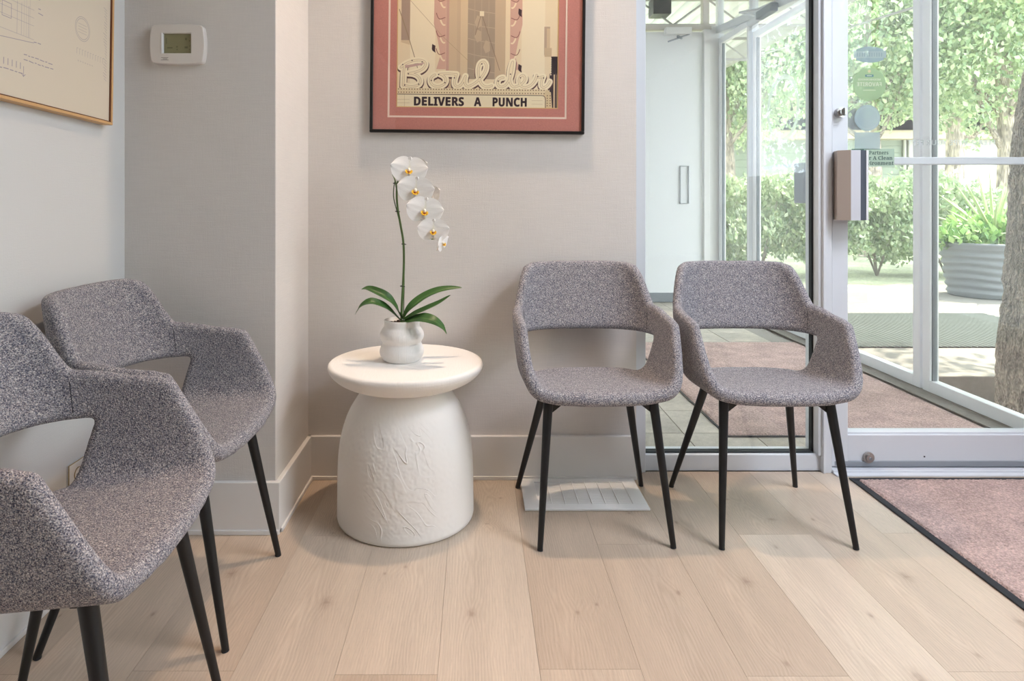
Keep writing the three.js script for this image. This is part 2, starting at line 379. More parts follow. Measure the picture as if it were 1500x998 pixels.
// corrugated canopy deck on open-web joists
{
  const n = 44, pts = [], step = 0.155, y0 = 3.21;
  for (let i = 0; i < n; i++) { const x = 0.42 + i * step * 0.5; if (x > 3.76) break; pts.push([x - 0.022, y0 + (i % 2 ? 0.07 : 0)], [x + 0.022, y0 + (i % 2 ? 0.07 : 0)]); }
  const s = new THREE.Shape();
  pts.forEach(([x, y], i) => (i ? s.lineTo(x, y) : s.moveTo(x, y)));
  pts.slice().reverse().forEach(([x, y]) => s.lineTo(x, y + 0.012));
  struct('canopy_deck', new THREE.ExtrudeGeometry(s, { depth: 9.5, bevelEnabled: false }).translate(0, 0, -9.65), std(0xe8eaef, 0.55), 'white corrugated canopy deck over the entrance');
  const joistMat = std(0xa9a8a8, 0.6);
  for (const z of [-1.2, -2.8, -4.45, -6.15, -7.8]) {
    const j = struct('canopy_joist', null, null, 'open-web steel joist under the corrugated canopy'), yb = 2.88, yt = 3.19;
    if (z > -4.2) { part('top_chord', bar(0.56, 3.7, yt - 0.03, yt, z - 0.02, z + 0.02), joistMat, j); continue; }
    part('top_chord', bar(0.5, 3.7, yt - 0.03, yt, z - 0.02, z + 0.02), joistMat, j);
    part('bottom_chord', bar(0.6, 3.6, yb, yb + 0.03, z - 0.02, z + 0.02), joistMat, j);
    for (let k = 0; k < 8; k++) { const x = 0.6 + k * 0.375; part('web', rod(V(x, k % 2 ? yt - 0.02 : yb + 0.02, z), V(x + 0.375, k % 2 ? yb + 0.02 : yt - 0.02, z), 0.011, 0.011, 8), joistMat, j); }
  }
  struct('canopy_beam', bar(3.7, 3.78, 3.02, 3.24, -9.65, -0.2, 0.004), joistMat, 'steel edge beam of the canopy');
  const rods = thing('guy_rod', 'thin steel rod running down from the canopy in front of the trees', 'rod');
  part('rod', rod(V(3.53, 2.83, -5.55), V(2.95, 2.33, -1.75), 0.009, 0.009, 8), joistMat, rods);
  part('clamp', bar(3.51, 3.55, 2.81, 2.86, -5.58, -5.52, 0.004), joistMat, rods);
  const spk = thing('loudspeaker', 'small black loudspeaker under the canopy above the white door', 'loudspeaker', [2.02, 2.98, -4.4]);
  part('cabinet', bar(-0.17, 0.02, 0, 0.18, -0.1, 0.1, 0.01), black, spk);
  part('bracket', bar(-0.1, -0.06, 0.18, 0.225, -0.02, 0.02), black, spk);
}
// mats
function mat(label, x0, x1, z0, z1, e = 0.028, last = rubber) {
  const m = thing('floor_mat', label, 'mat', [x0, 0.001, z0]), w = x1 - x0, l = z1 - z0;
  part('border', [bar(0, w, 0, 0.005, 0, e, 0.002), bar(0, w, 0, 0.005, l - e, l, 0.002), bar(0, e, 0, 0.005, e, l - e, 0.002)], rubber, m);
  part('border', bar(w - e, w, 0, 0.005, e, l - e, 0.002), last, m);
  // looped pile: a fine uneven sheet with a skirt
  const sx = Math.round((w - e * 2) / 0.006), sz = Math.round((l - e * 2) / 0.006), g = new THREE.PlaneGeometry(w - e * 1.6, l - e * 1.6, Math.min(sx, 220), Math.min(sz, 300)).rotateX(-Math.PI / 2).translate(w / 2, 0, l / 2), p = g.attributes.position;
  for (let i = 0; i < p.count; i++) {
    const x = p.getX(i), z = p.getZ(i), edge = x < e || x > w - e || z < e || z > l - e;
    p.setY(i, edge ? 0.0025 : 0.009 + 0.003 * rnd());
    p.setX(i, x + (edge ? 0 : rr(-0.002, 0.002)));
  }
  g.computeVertexNormals();
  part('pile', metricUv(g), pile, m).userData.kind = 'stuff';
  return m;
}
mat('pinkish brown entrance mat on the oak floor inside the door', 1.405, 2.33, 0.012, 2.1);
mat('pinkish brown mat on the stone floor between the glass doors', 1.11, 2.33, -2.27, -0.41, 0.013, std(0xb09a90, 0.9));

// ---------------------------------------------------------------- outdoors
{
  struct('pavement', [bar(2.53, 9.5, -0.16, 0, -5.3, -1.4, 0.008)], concrete, 'pale concrete pavement outside');
  const soil = texture(256, 256, (u, v) => { const k = 0.6 + 0.5 * noise(u, v, 60, 60, 0) + 0.3 * noise(u, v, 12, 12, 1); return [120 * k, 104 * k, 86 * k]; });
  struct('soil_bed', bar(2.53, 9.5, -0.4, -0.15, -1.4, 7), std(0xffffff, 1, { map: every(soil, 1) }), 'bare soil around the tree');
  const grassTex = texture(512, 512, (u, v) => { const k = 0.65 + 0.4 * noise(u, v, 200, 200, 0) + 0.3 * noise(u, v, 9, 9, 1); return [164 * k, 168 * k, 140 * k]; });
  const lawn = part('lawn', bar(-40, 60, -0.3, -0.03, -70, -5.3), std(0xffffff, 1, { map: every(grassTex, 3) }), scene);
  lawn.userData.kind = 'structure';
  struct('driveway', bar(9, 60, -0.2, -0.02, -15.5, -8.5), concrete);
  // ribbed walk-off mat: each rib stands on a backing
  const m = thing('ribbed_mat', 'grey-green ribbed rubber mat on the concrete pavement outside', 'mat', [2.62, 0.001, -3.46]);
  const rm = std(0x4b5553, 0.8);
  part('backing', bar(0, 2.0, 0, 0.006, 0, 1.34, 0.003), std(0x171b1a, 0.9), m);
  const ribs = [], dx = 0.042;
  for (let i = -16; i < 48; i++) {
    // ribs run on the slant across the mat, cut at its edges
    const x0 = i * dx, sl = 0.5, za = clamp(-x0 / sl, 0, 1.34), zb = clamp((2.0 - x0) / sl, 0, 1.34);
    if (zb - za < 0.02) continue;
    const a = V(x0 + sl * za, 0.009, za), b = V(x0 + sl * zb, 0.009, zb), d = b.clone().sub(a), g = new THREE.BoxGeometry(0.021, 0.005, d.length());
    g.rotateY(Math.atan2(d.x, d.z)).translate((a.x + b.x) / 2, 0.0083, (a.z + b.z) / 2);
    ribs.push(g);
  }
  for (const r of ribs) part('rib', r, rm, m);
}
const leafGeo = (() => {
  const g = new THREE.BufferGeometry();
  g.setAttribute('position', new THREE.Float32BufferAttribute([0, 0, 0, 0.3, 0.45, 0.1, 0, 1, -0.08, -0.3, 0.45, 0.1, 0, 0.5, 0], 3));
  g.setIndex([0, 1, 4, 1, 2, 4, 2, 3, 4, 3, 0, 4]);
  g.computeVertexNormals();
  return g;
})();
const leafMat = phys(0xffffff, 0.7, { transmission: 0.42, thickness: 0, side: THREE.DoubleSide });
const barkTex = texture(512, 512, (u, v) => {
  const w = 0.05 * noise(u, v, 6, 6, 1), r = Math.abs(noise(u + w, v, 22, 6, 0) - 0.5) * 2, f = noise(u, v, 90, 60, 2), k = 0.78 + 0.16 * smooth(r, 0.05, 0.5) + 0.34 * (f - 0.5) + 0.22 * (noise(u, v, 34, 20, 1) - 0.5);
  return [196 * k, 182 * k, 167 * k];
});
const barkBump = texture(512, 512, (u, v) => { const w = 0.05 * noise(u, v, 6, 6, 1); return smooth(Math.abs(noise(u + w, v, 22, 6, 0) - 0.5) * 2, 0.03, 0.5) * 0.4 + 0.6 * noise(u, v, 90, 60, 2); }, false);
const bark = std(0xffffff, 0.95, { map: barkTex, bumpMap: barkBump, bumpScale: 0.03 });
function foliage(parent, blobs, n, size, hues, name = 'foliage') {
  const im = shade(new THREE.InstancedMesh(leafGeo, leafMat, n)), o = new THREE.Object3D(), c = new THREE.Color();
  const total = blobs.reduce((s, b) => s + b[3] ** 2, 0);
  let k = 0;
  blobs.forEach((b, bi) => {
    const count = bi === blobs.length - 1 ? n - k : Math.floor(n * b[3] ** 2 / total);
    for (let i = 0; i < count; i++, k++) {
      const d = V(rr(-1, 1), rr(-1, 1), rr(-1, 1));
      while (d.lengthSq() > 1 || d.lengthSq() < 0.02) d.set(rr(-1, 1), rr(-1, 1), rr(-1, 1));
      const f = 0.55 + 0.45 * Math.pow(rnd(), 0.6);
      d.normalize().multiplyScalar(b[3] * f * (0.85 + 0.3 * Math.sin(d.x * 9 + bi) * Math.sin(d.z * 8)));
      o.position.set(b[0] + d.x, b[1] + d.y * (b[4] ?? 0.75), b[2] + d.z);
      o.rotation.set(rr(-2.2, 0.4), rr(0, 6.283), rr(-0.8, 0.8));
      o.scale.setScalar(size * rr(0.7, 1.3));
      o.updateMatrix();
      im.setMatrixAt(k, o.matrix);
      const h = hues[Math.floor(rnd() * hues.length)];
      im.setColorAt(k, c.set(h).multiplyScalar(rr(0.8, 1.15)));
    }
  });
  im.name = name;
  im.userData.kind = 'stuff';
  parent.add(im);
  return im;
}
const GREENS = [0xb4c795, 0xa0b98a, 0xc4d2a6, 0x93ad84, 0xd2dcb8];
function tree(label, x, z, r, h, n, size, trunkR, low) {
  const t = thing('tree', label, 'tree', [x, -0.03, z]);
  part('trunk', taper([V(0, 0, 0), V(0.1, h * 0.3, 0), V(-0.05, h * 0.6, 0.1), V(0.05, h, 0)], [trunkR * 1.3, trunkR, trunkR * 0.8, trunkR * 0.4], 20, 12), bark, t);
  const blobs = [];
  for (let i = 0; i < 9; i++) {
    const a = i * 2.4 + x, q = r * (0.25 + 0.4 * ((i * 37) % 10) / 10), y = low + (h - low) * (i / 8) * 1.05;
    blobs.push([Math.cos(a) * q, y, Math.sin(a) * q, r * rr(0.45, 0.62)]);
    if (i < 6) part('branch', taper([V(0, h * 0.35 + i * 0.2, 0), V(Math.cos(a) * q * 0.5, y * 0.75, Math.sin(a) * q * 0.5), V(Math.cos(a) * q, y, Math.sin(a) * q)], [trunkR * 0.4, trunkR * 0.25, trunkR * 0.1], 8, 6), bark, t);
  }
  foliage(t, blobs, n, size, GREENS);
  return t;
}
tree('leafy tree farthest along the pavement behind the sidelight', 5.0, -10.6, 2.6, 5.2, 24000, 0.11, 0.12, 3.3);
tree('leafy tree behind the shrubs between the sidelight and the door stickers', 7.3, -9.6, 2.6, 5.4, 24000, 0.11, 0.13, 3.3);
tree('leafy tree with a pale trunk behind the potted plant', 9.3, -9.0, 2.7, 5.6, 24000, 0.11, 0.15, 3.4);
tree('tall tree in the second row beyond the long low house corner', 6.5, -15.5, 3.6, 8, 20000, 0.15, 0.2, 3.6);
tree('tall tree in the second row above the parked white car', 12.8, -15.0, 3.8, 8.4, 20000, 0.15, 0.2, 3.6);
// added trees, out of view, to keep bright sky out of the glass reflections
tree('added tree out of view, blocks bright sky opposite the side window', 7.5, 4.5, 2.4, 4.6, 9000, 0.16, 0.12, 1.3);
tree('added tree out of view, blocks bright sky past the side window', 6.8, 9.0, 2.6, 5, 9000, 0.16, 0.14, 1.4);
function shrub(label, x, z, r, h, n) {
  const t = thing('shrub', label, 'shrub', [x, -0.03, z], 0, 'shrubs along the pavement');
  for (let i = 0; i < 5; i++) part('stem', rod(V(0, 0, 0), V(Math.cos(i * 1.26) * r * 0.5, h * 0.7, Math.sin(i * 1.26) * r * 0.5), 0.015, 0.006, 6), bark, t);
  const blobs = [];
  for (let i = 0; i < 6; i++) blobs.push([Math.cos(i * 2.1 + x) * r * 0.45, h * (0.25 + 0.11 * i), Math.sin(i * 2.1 + x) * r * 0.35, r * rr(0.42, 0.6), 0.8]);
  foliage(t, blobs, n, 0.075, [0xb6c89c, 0xa3b98e, 0xc6d3ad, 0x94ab86, 0xd3dcc0]);
}
shrub('pale green shrub farthest along, next to the far corner post', 3.15, -6.3, 0.62, 1.45, 5500);
shrub('pale green shrub behind the etched ring door, near its left edge', 3.9, -6.5, 0.7, 1.5, 6500);
shrub('pale green shrub behind the pull of the etched ring door', 4.75, -6.4, 0.75, 1.45, 6500);
shrub('broad pale shrub just behind the dark pull of the near door', 5.6, -6.6, 0.8, 1.55, 7500);
shrub('broad pale shrub below the clean environment sign', 6.5, -6.5, 0.85, 1.6, 7500);
{ // the big trunk right outside
  const t = thing('tree', 'thick leaning tree trunk with furrowed bark just outside the glass', 'tree', [3.09, -0.16, -0.83]);
  const g = taper([V(0, -0.02, 0), V(-0.02, 0.35, 0), V(0.0, 0.9, 0), V(0.02, 1.5, 0), V(0.12, 2.1, 0.02), V(0.24, 2.8, 0.02), V(0.3, 3.8, 0)], [0.36, 0.325, 0.305, 0.3, 0.29, 0.27, 0.25], 220, 160), p = g.attributes.position, nn = g.attributes.normal, uv = g.attributes.uv;
  for (let i = 0; i < p.count; i++) {
    const a = uv.getY(i), l = uv.getX(i) * 3.9, w = 0.03 * noise(a, l / 4, 6, 20, 1), r = Math.abs(noise(a + w, l / 4, 58, 40, 0) - 0.5) * 2, d = 0.008 * smooth(r, 0.02, 0.45) + 0.012 * (noise(a, l / 4, 80, 120, 2) - 0.5) + 0.010 * (noise(a, l / 4, 150, 110, 1) - 0.5) + 0.03 * (noise(a, l / 4, 5, 3, 2) - 0.5);
    p.setXYZ(i, p.getX(i) + nn.getX(i) * d, p.getY(i) + nn.getY(i) * d, p.getZ(i) + nn.getZ(i) * d);
    uv.setXY(i, a * 5, l / 0.5);
  }
  g.computeVertexNormals();
  part('trunk', g, bark, t);
  const blobs = [[0.6, 5.2, 0.3, 1.3], [-0.5, 5.6, -1.2, 1.3], [1.6, 5.4, -1.5, 1.4], [0.4, 6.3, 1.2, 1.4]];
  for (const b of blobs) part('branch', taper([V(0.3, 3.7, 0), V(b[0] * 0.5 + 0.15, 4.4, b[2] * 0.5), V(b[0], b[1], b[2])], [0.16, 0.1, 0.03], 10, 8), bark, t);
  foliage(t, blobs, 6000, 0.13, GREENS);
}
{ // pot with a spiky plant
  const t = thing('planter', 'big grey planter with wavy ridges, leafy plants and one spiky plant', 'planter', [5.5, 0, -4.56]);
  const pts = [[0, 0], [0.31, 0], [0.325, 0.015]];
  for (let i = 0; i <= 30; i++) { const y = 0.03 + i / 30 * 0.51; pts.push([0.325 + 0.075 * i / 30 + 0.012 * Math.sin(i * 1.35), y]); }
  pts.push([0.42, 0.56], [0.42, 0.585], [0.38, 0.585], [0.37, 0.5], [0, 0.5]);
  const g = lathe(pts, 96), p = g.attributes.position;
  for (let i = 0; i < p.count; i++) { const x = p.getX(i), y = p.getY(i), z = p.getZ(i), a = Math.atan2(z, x); if (y > 0.04 && y < 0.52) p.setY(i, y + 0.014 * Math.sin(a * 3) * Math.sin(y * 6)); }
  g.computeVertexNormals();
  part('pot', g, std(0x6d7276, 0.6), t);
  part('soil', new THREE.CylinderGeometry(0.36, 0.36, 0.03, 40).translate(0, 0.52, 0), std(0x4b3c30, 1), t);
  foliage(t, [[-0.2, 0.64, 0.1, 0.26], [0.1, 0.67, 0.15, 0.28], [0.28, 0.64, -0.05, 0.25], [-0.05, 0.7, -0.15, 0.26], [-0.4, 0.63, 0, 0.16]], 1600, 0.085, [0x7fae55, 0x9cc46c, 0x6d9a52, 0xb7d487], 'bedding_plant');
  const blade = std(0xa9bd86, 0.6, { side: THREE.DoubleSide });
  for (let i = 0; i < 22; i++) {
    const a = i * 2.4, e = 0.25 + 0.95 * (i / 22), L = rr(0.58, 0.78), pts = [V(0.06, 0.55, 0.05)];
    for (let k = 1; k <= 4; k++) { const s = k / 4 * L; pts.push(V(0.06 + Math.cos(a) * Math.sin(e) * s, 0.62 + Math.cos(e) * s * 1.05 - 0.12 * s * s * e, 0.05 + Math.sin(a) * Math.sin(e) * s)); }
    part('spike_leaf', taper(pts, [0.016, 0.02, 0.017, 0.01, 0.001], 10, 5), blade, t);
  }
}
{ // parked car
  const t = thing('car', 'white parked car behind the planter', 'car', [12.3, 0.0, -12.6]);
  const prof = [[-2.2, 0.35], [-2.25, 0.75], [-2.0, 0.95], [-1.3, 1.02], [-0.75, 1.45], [0.9, 1.5], [1.65, 1.05], [2.15, 0.98], [2.25, 0.6], [2.15, 0.32]];
  const shp = new THREE.Shape(prof.map(([x, y]) => new THREE.Vector2(x, y)));
  part('car_body', new THREE.ExtrudeGeometry(shp, { depth: 1.6, bevelEnabled: true, bevelSize: 0.06, bevelThickness: 0.08, bevelSegments: 3 }).translate(0, 0, -0.8), phys(0xf2f3f4, 0.3, { clearcoat: 0.6 }), t);
  const winShape = (q) => new THREE.ExtrudeGeometry(new THREE.Shape(q.map(([x, y]) => new THREE.Vector2(x, y))), { depth: 0.02, bevelEnabled: false }).translate(0, 0, 0.885);
  const gm = std(0x5b6a74, 0.1);
  part('side_window', winShape([[-1.15, 1.04], [-0.7, 1.38], [0.05, 1.41], [0.05, 1.04]]), gm, t);
  part('side_window', winShape([[0.13, 1.04], [0.13, 1.41], [0.85, 1.42], [1.4, 1.06]]), gm, t);
  for (const x of [-1.4, 1.4]) for (const z of [-0.75, 0.75]) { const w = part('wheel', new THREE.CylinderGeometry(0.33, 0.33, 0.22, 28).rotateX(Math.PI / 2).translate(x, 0.32, z + Math.sign(z) * 0.08), black, t); part('hub', new THREE.CylinderGeometry(0.18, 0.18, 0.03, 20).rotateX(Math.PI / 2).translate(x, 0.32, z + Math.sign(z) * 0.2), aluDark, w); }
}
{ // the long low house behind
  const t = thing('house', 'long low house with a cream eave behind the trees', 'house', [13, 0, -20.5]);
  const siding = std(0x8b968a, 0.8), cream = std(0xbfb399, 0.7), pale = std(0xb4b4b2, 0.8);
  part('wall', bar(-6, 2.2, 0, 3.2, -4, 0), siding, t);
  part('garage_wall', bar(2.2, 7, 0, 3.2, -4, 0.2), pale, t);
  for (let i = 0; i < 12; i++) part('siding_board', bar(-6, 2.2, 0.15 + i * 0.25, 0.385 + i * 0.25, 0, 0.03, 0.004), siding, t);
  part('fascia', bar(-6.6, 7.4, 3.1, 3.4, 0.4, 0.6), cream, t);
  part('soffit', bar(-6.6, 7.4, 3.1, 3.16, -0.1, 0.5), cream, t);
  const roof = new THREE.Shape([[-4.6, 3.4], [0.7, 3.4], [-2, 5]].map(([x, y]) => new THREE.Vector2(x, y)));
  part('roof', new THREE.ExtrudeGeometry(roof, { depth: 14, bevelEnabled: false }).rotateY(-Math.PI / 2).scale(-1, 1, 1).translate(-6.6, 0, 0), std(0x8f8a82, 0.9), t);
  part('downpipe', rod(V(2.1, 0, 0.12), V(2.1, 3.1, 0.12), 0.05), pale, t);
  const gd = part('garage_door', bar(3, 6.3, 0, 2.3, 0.2, 0.26), std(0xbdbdbb, 0.6), t);
  for (let i = 0; i < 4; i++) part('door_panel', bar(3.05, 6.25, 0.05 + i * 0.57, 0.58 + i * 0.57, 0.26, 0.29, 0.006), std(0xbdbdbb, 0.6), gd);
}

// ---------------------------------------------------------------- armchairs
// the padded shell is the set of points close to a bent sheet: seat, flared sides and back with an opening
const PROFILE = [ // height, half width, depth of the back, front end of the sides
  [0.452, 0.150, 0.118, 0.190], [0.457, 0.184, 0.143, 0.188], [0.470, 0.208, 0.160, 0.184], [0.495, 0.224, 0.172, 0.174], [0.540, 0.235, 0.186, 0.152],
  [0.600, 0.242, 0.204, 0.118], [0.665, 0.246, 0.222, 0.078], [0.700, 0.246, 0.232, 0.055], [0.770, 0.241, 0.249, 0.0], [0.833, 0.234, 0.264, 0.0],
];
function profile(t) {
  const f = clamp(t, 0, 1) * (PROFILE.length - 1), k = Math.min(PROFILE.length - 2, Math.floor(f)), s = f - k;
  const P = (i) => PROFILE[clamp(i, 0, PROFILE.length - 1)], a = P(k - 1), b = P(k), c = P(k + 1), d = P(k + 2);
  return b.map((_, i) => 0.5 * (2 * b[i] + (c[i] - a[i]) * s + (2 * a[i] - 5 * b[i] + 4 * c[i] - d[i]) * s * s + (3 * b[i] - a[i] - 3 * c[i] + d[i]) * s * s * s));
}
const DEG = Math.PI / 180, SEAM = 69;
function topAt(phi, z) { // upper edge of the sheet
  const arm = 0.662 + 0.018 * smooth(-z, -0.06, 0.12) - 0.006 * smooth(z, 0.05, 0.09);
  return lerp(0.81, arm, smooth(phi, 46, 69)) - 0.010 * smooth(phi, 34, 52);
}
function openAt(s, y) { // inside the opening of the back? s: degrees round from the middle
  const half = lerp(73, 86, clamp((y - 0.45) / 0.15, 0, 1)) * 0.0046, hy = (0.597 - 0.456) / 2, cy = (0.597 + 0.456) / 2, r = 0.03;
  const dx = Math.abs(s * 0.0046) - half + r, dy = Math.abs(y - cy) - hy + r;
  return Math.hypot(Math.max(dx, 0), Math.max(dy, 0)) + Math.min(Math.max(dx, dy), 0) < r;
}
function sheetPoint(phi, side, t, zf) { // phi: 0 at the middle of the back, 90 at the side; zf: how far along the straight side
  const [y, a, b, ze] = profile(t), n = 0.68;
  if (zf !== undefined) return V(side * a, y, zf * ze);
  return V(side * a * Math.pow(Math.sin(phi * DEG), n), y, -b * Math.pow(Math.max(0, Math.cos(phi * DEG)), n));
}
const slope = (y, z) => (z - 0.19) * 0.055 * (1 - smooth(y, 0.47, 0.56));
const shellPoints = [];
{
  const add = (v, r) => shellPoints.push(v.x, v.y + slope(v.y, v.z), v.z, r);
  for (const side of [-1, 1]) for (let i = 0; i <= 300; i++) {
    const t = i / 300, [y] = profile(t), r = lerp(0.0205, 0.0175, smooth(y, 0.46, 0.56));
    for (let j = 0; j <= 130; j++) {
      const phi = 90 * Math.pow(j / 130, 1.0), v = sheetPoint(phi, side, t);
      if (v.y > topAt(phi, v.z) || openAt(phi, v.y)) continue;
      add(v, r);
    }
    for (let j = 0; j <= 66; j++) { const v = sheetPoint(90, side, t, j / 66); if (v.y <= topAt(90, v.z) && v.z >= 0) add(v, r); }
  }
  const [ys, a0, b0, z0] = PROFILE[0];
  for (let x = -a0; x <= a0; x += 0.0045) for (let z = -b0; z <= z0 + 0.012; z += 0.0045) {
    const q = Math.abs(x / a0);
    if (z < 0 && Math.pow(q, 1 / 0.34) + Math.pow(-z / b0, 1 / 0.34) > 1) continue;
    const front = z0 + 0.010 * (1 - q * q);
    if (z > front) continue;
    add(V(x, ys - 0.004 * (1 - q * q) - 0.003 * smooth(z, front - 0.03, front), z), 0.0205);
  }
}
// surface nets over the distance field of the points
function padded(points, cell) {
  const lo = V(-0.285, 0.40, -0.29), n = [Math.ceil(0.57 / cell), Math.ceil(0.46 / cell), Math.ceil(0.58 / cell)], f = new Float32Array(n[0] * n[1] * n[2]).fill(0.03), at = (i, j, k) => i + n[0] * (j + n[1] * k);
  for (let q = 0; q < points.length; q += 4) {
    const x = (points[q] - lo.x) / cell, y = (points[q + 1] - lo.y) / cell, z = (points[q + 2] - lo.z) / cell, R = points[q + 3] / cell, m = R + 2.2;
    for (let k = Math.max(0, Math.ceil(z - m)); k <= Math.min(n[2] - 1, z + m); k++) for (let j = Math.max(0, Math.ceil(y - m)); j <= Math.min(n[1] - 1, y + m); j++) {
      const w = m * m - (k - z) ** 2 - (j - y) ** 2;
      if (w < 0) continue;
      const s = Math.sqrt(w);
      for (let i = Math.max(0, Math.ceil(x - s)); i <= Math.min(n[0] - 1, x + s); i++) {
        const d = Math.sqrt((i - x) ** 2 + (j - y) ** 2 + (k - z) ** 2) - R, o = at(i, j, k);
        if (d * cell < f[o]) f[o] = d * cell;
      }
    }
  }
  const id = new Int32Array(f.length).fill(-1), pos = [], idx = [];
  for (let k = 0; k < n[2] - 1; k++) for (let j = 0; j < n[1] - 1; j++) for (let i = 0; i < n[0] - 1; i++) {
    let c = 0, sx = 0, sy = 0, sz = 0;
    const v = [];
    for (let b = 0; b < 8; b++) v.push(f[at(i + (b & 1), j + ((b >> 1) & 1), k + (b >> 2))]);
    for (let b = 0; b < 8; b++) for (const e of [1, 2, 4]) if (!(b & e) && (v[b] < 0) !== (v[b | e] < 0)) {
      const t = v[b] / (v[b] - v[b | e]);
      sx += (b & 1) + (e === 1 ? t : 0); sy += ((b >> 1) & 1) + (e === 2 ? t : 0); sz += (b >> 2) + (e === 4 ? t : 0); c++;
    }
    if (!c) continue;
    id[at(i, j, k)] = pos.length / 3;
    pos.push(lo.x + (i + sx / c) * cell, lo.y + (j + sy / c) * cell, lo.z + (k + sz / c) * cell);
  }
  const quad = (a, b, c, d, flip) => (flip ? idx.push(a, b, c, a, c, d) : idx.push(a, c, b, a, d, c));
  for (let k = 1; k < n[2] - 1; k++) for (let j = 1; j < n[1] - 1; j++) for (let i = 1; i < n[0] - 1; i++) {
    const o = f[at(i, j, k)] < 0;
    if (o !== f[at(i + 1, j, k)] < 0) quad(id[at(i, j - 1, k - 1)], id[at(i, j, k - 1)], id[at(i, j, k)], id[at(i, j - 1, k)], o);
    if (o !== f[at(i, j + 1, k)] < 0) quad(id[at(i - 1, j, k - 1)], id[at(i - 1, j, k)], id[at(i, j, k)], id[at(i, j, k - 1)], o);
    if (o !== f[at(i, j, k + 1)] < 0) quad(id[at(i - 1, j - 1, k)], id[at(i, j - 1, k)], id[at(i, j, k)], id[at(i - 1, j, k)], o);
  }
  // two rounds of smoothing take out the grid
  const P = Float32Array.from(pos), N = P.length / 3, sum = new Float32Array(P.length), cnt = new Uint16Array(N);
  for (let round = 0; round < 3; round++) {
    sum.fill(0); cnt.fill(0);
    for (let q = 0; q < idx.length; q += 3) for (let e = 0; e < 3; e++) { const a = idx[q + e], b = idx[q + (e + 1) % 3]; for (let c = 0; c < 3; c++) { sum[a * 3 + c] += P[b * 3 + c]; sum[b * 3 + c] += P[a * 3 + c]; } cnt[a]++; cnt[b]++; }
    for (let q = 0; q < N; q++) for (let c = 0; c < 3; c++) P[q * 3 + c] = lerp(P[q * 3 + c], sum[q * 3 + c] / cnt[q], 0.6);
  }
  const g = new THREE.BufferGeometry();
  g.setAttribute('position', new THREE.BufferAttribute(P, 3));
  g.setIndex(idx);
  g.computeVertexNormals();
  return g;
}
const shell = metricUv(padded(shellPoints, 0.0058));
// one upholstered surface, divided where the seams and the bends are
function pieces(g) {
  const p = g.attributes.position, nn = g.attributes.normal, uv = g.attributes.uv, out = { seat: [], backrest: [], armrest_l: [], armrest_r: [] };
  for (let i = 0; i < p.count; i += 3) {
    const x = (p.getX(i) + p.getX(i + 1) + p.getX(i + 2)) / 3, y = (p.getY(i) + p.getY(i + 1) + p.getY(i + 2)) / 3, z = (p.getZ(i) + p.getZ(i + 1) + p.getZ(i + 2)) / 3;
    const back = z < -0.112 && y > 0.53, low = y < 0.50 - 0.02 * smooth(-z, 0, 0.1) && Math.abs(x) < 0.243 || (z < -0.12 && y <= 0.53);
    (back ? out.backrest : low ? out.seat : x < 0 ? out.armrest_l : out.armrest_r).push(i);
  }
  return Object.fromEntries(Object.entries(out).map(([k, list]) => {
    const h = new THREE.BufferGeometry();
    for (const [name, src, w] of [['position', p, 3], ['normal', nn, 3], ['uv', uv, 2]]) {
      const a = new Float32Array(list.length * 3 * w);
      list.forEach((i, q) => a.set(src.array.subarray(i * w, (i + 3) * w), q * 3 * w));
      h.setAttribute(name, new THREE.BufferAttribute(a, w));
    }
    return [k, h];
  }));
}
function makeChair() {
  const t = thing('armchair', '', 'chair', [0, 0, 0], 0, 'grey fabric armchairs'), s = pieces(shell);
  part('seat', s.seat, fabric, t);
  const back = part('backrest', s.backrest, fabric, t);
  part('armrest', s.armrest_l, fabric, t);
  part('armrest', s.armrest_r, fabric, t);
  for (const side of [-1, 1]) { // the seam between back and arm, on the inner face
    const pts = [];
    for (let i = 0; i <= 14; i++) {
      const y = lerp(0.606, 0.668, i / 14);
      let tt = 0, best = 9;
      for (let q = 0; q <= 100; q++) { const d = Math.abs(profile(q / 100)[0] - y); if (d < best) { best = d; tt = q / 100; } }
      const a = sheetPoint(SEAM, side, tt), b = sheetPoint(SEAM + 1, side, tt), tan = b.clone().sub(a).setY(0).normalize(), inward = V(-tan.z * side, 0.0, tan.x * side);
      if (inward.x * side > 0) inward.negate();
      pts.push(a.add(inward.multiplyScalar(0.0172)));
    }
    part('seam', tube(pts, 0.0013, 20, 6), seamMat, back);
  }
  for (const [x0, z0, x1, z1] of [[0.165, 0.13, 0.2025, 0.212], [-0.165, 0.13, -0.2025, 0.212], [0.138, -0.085, 0.2275, -0.212], [-0.138, -0.085, -0.2275, -0.212]]) {
    const leg = part('leg', rod(V(x0, 0.432, z0), V(x1, 0.004, z1), 0.0152, 0.0085, 20), black, t);
    part('foot_cap', rod(V(x1, 0, z1), V(x1 - (x1 - x0) * 0.012, 0.006, z1 - (z1 - z0) * 0.012), 0.0088, 0.0088, 16), rubber, leg);
  }
  part('leg_mount', [bar(-0.17, 0.17, 0.416, 0.424, 0.105, 0.135, 0.002), bar(-0.15, 0.15, 0.41, 0.418, -0.1, -0.07, 0.002), bar(-0.02, 0.02, 0.408, 0.416, -0.09, 0.12, 0.002)], black, t);
  for (const side of [-1, 1]) part('gusset', new THREE.ExtrudeGeometry(new THREE.Shape([[0, 0], [0.045, 0], [0, -0.035]].map(([x, y]) => new THREE.Vector2(-side * x, y))), { depth: 0.004, bevelEnabled: false }).translate(side * 0.16, 0.418, 0.13), black, t);
  return t;
}
const chair = makeChair();
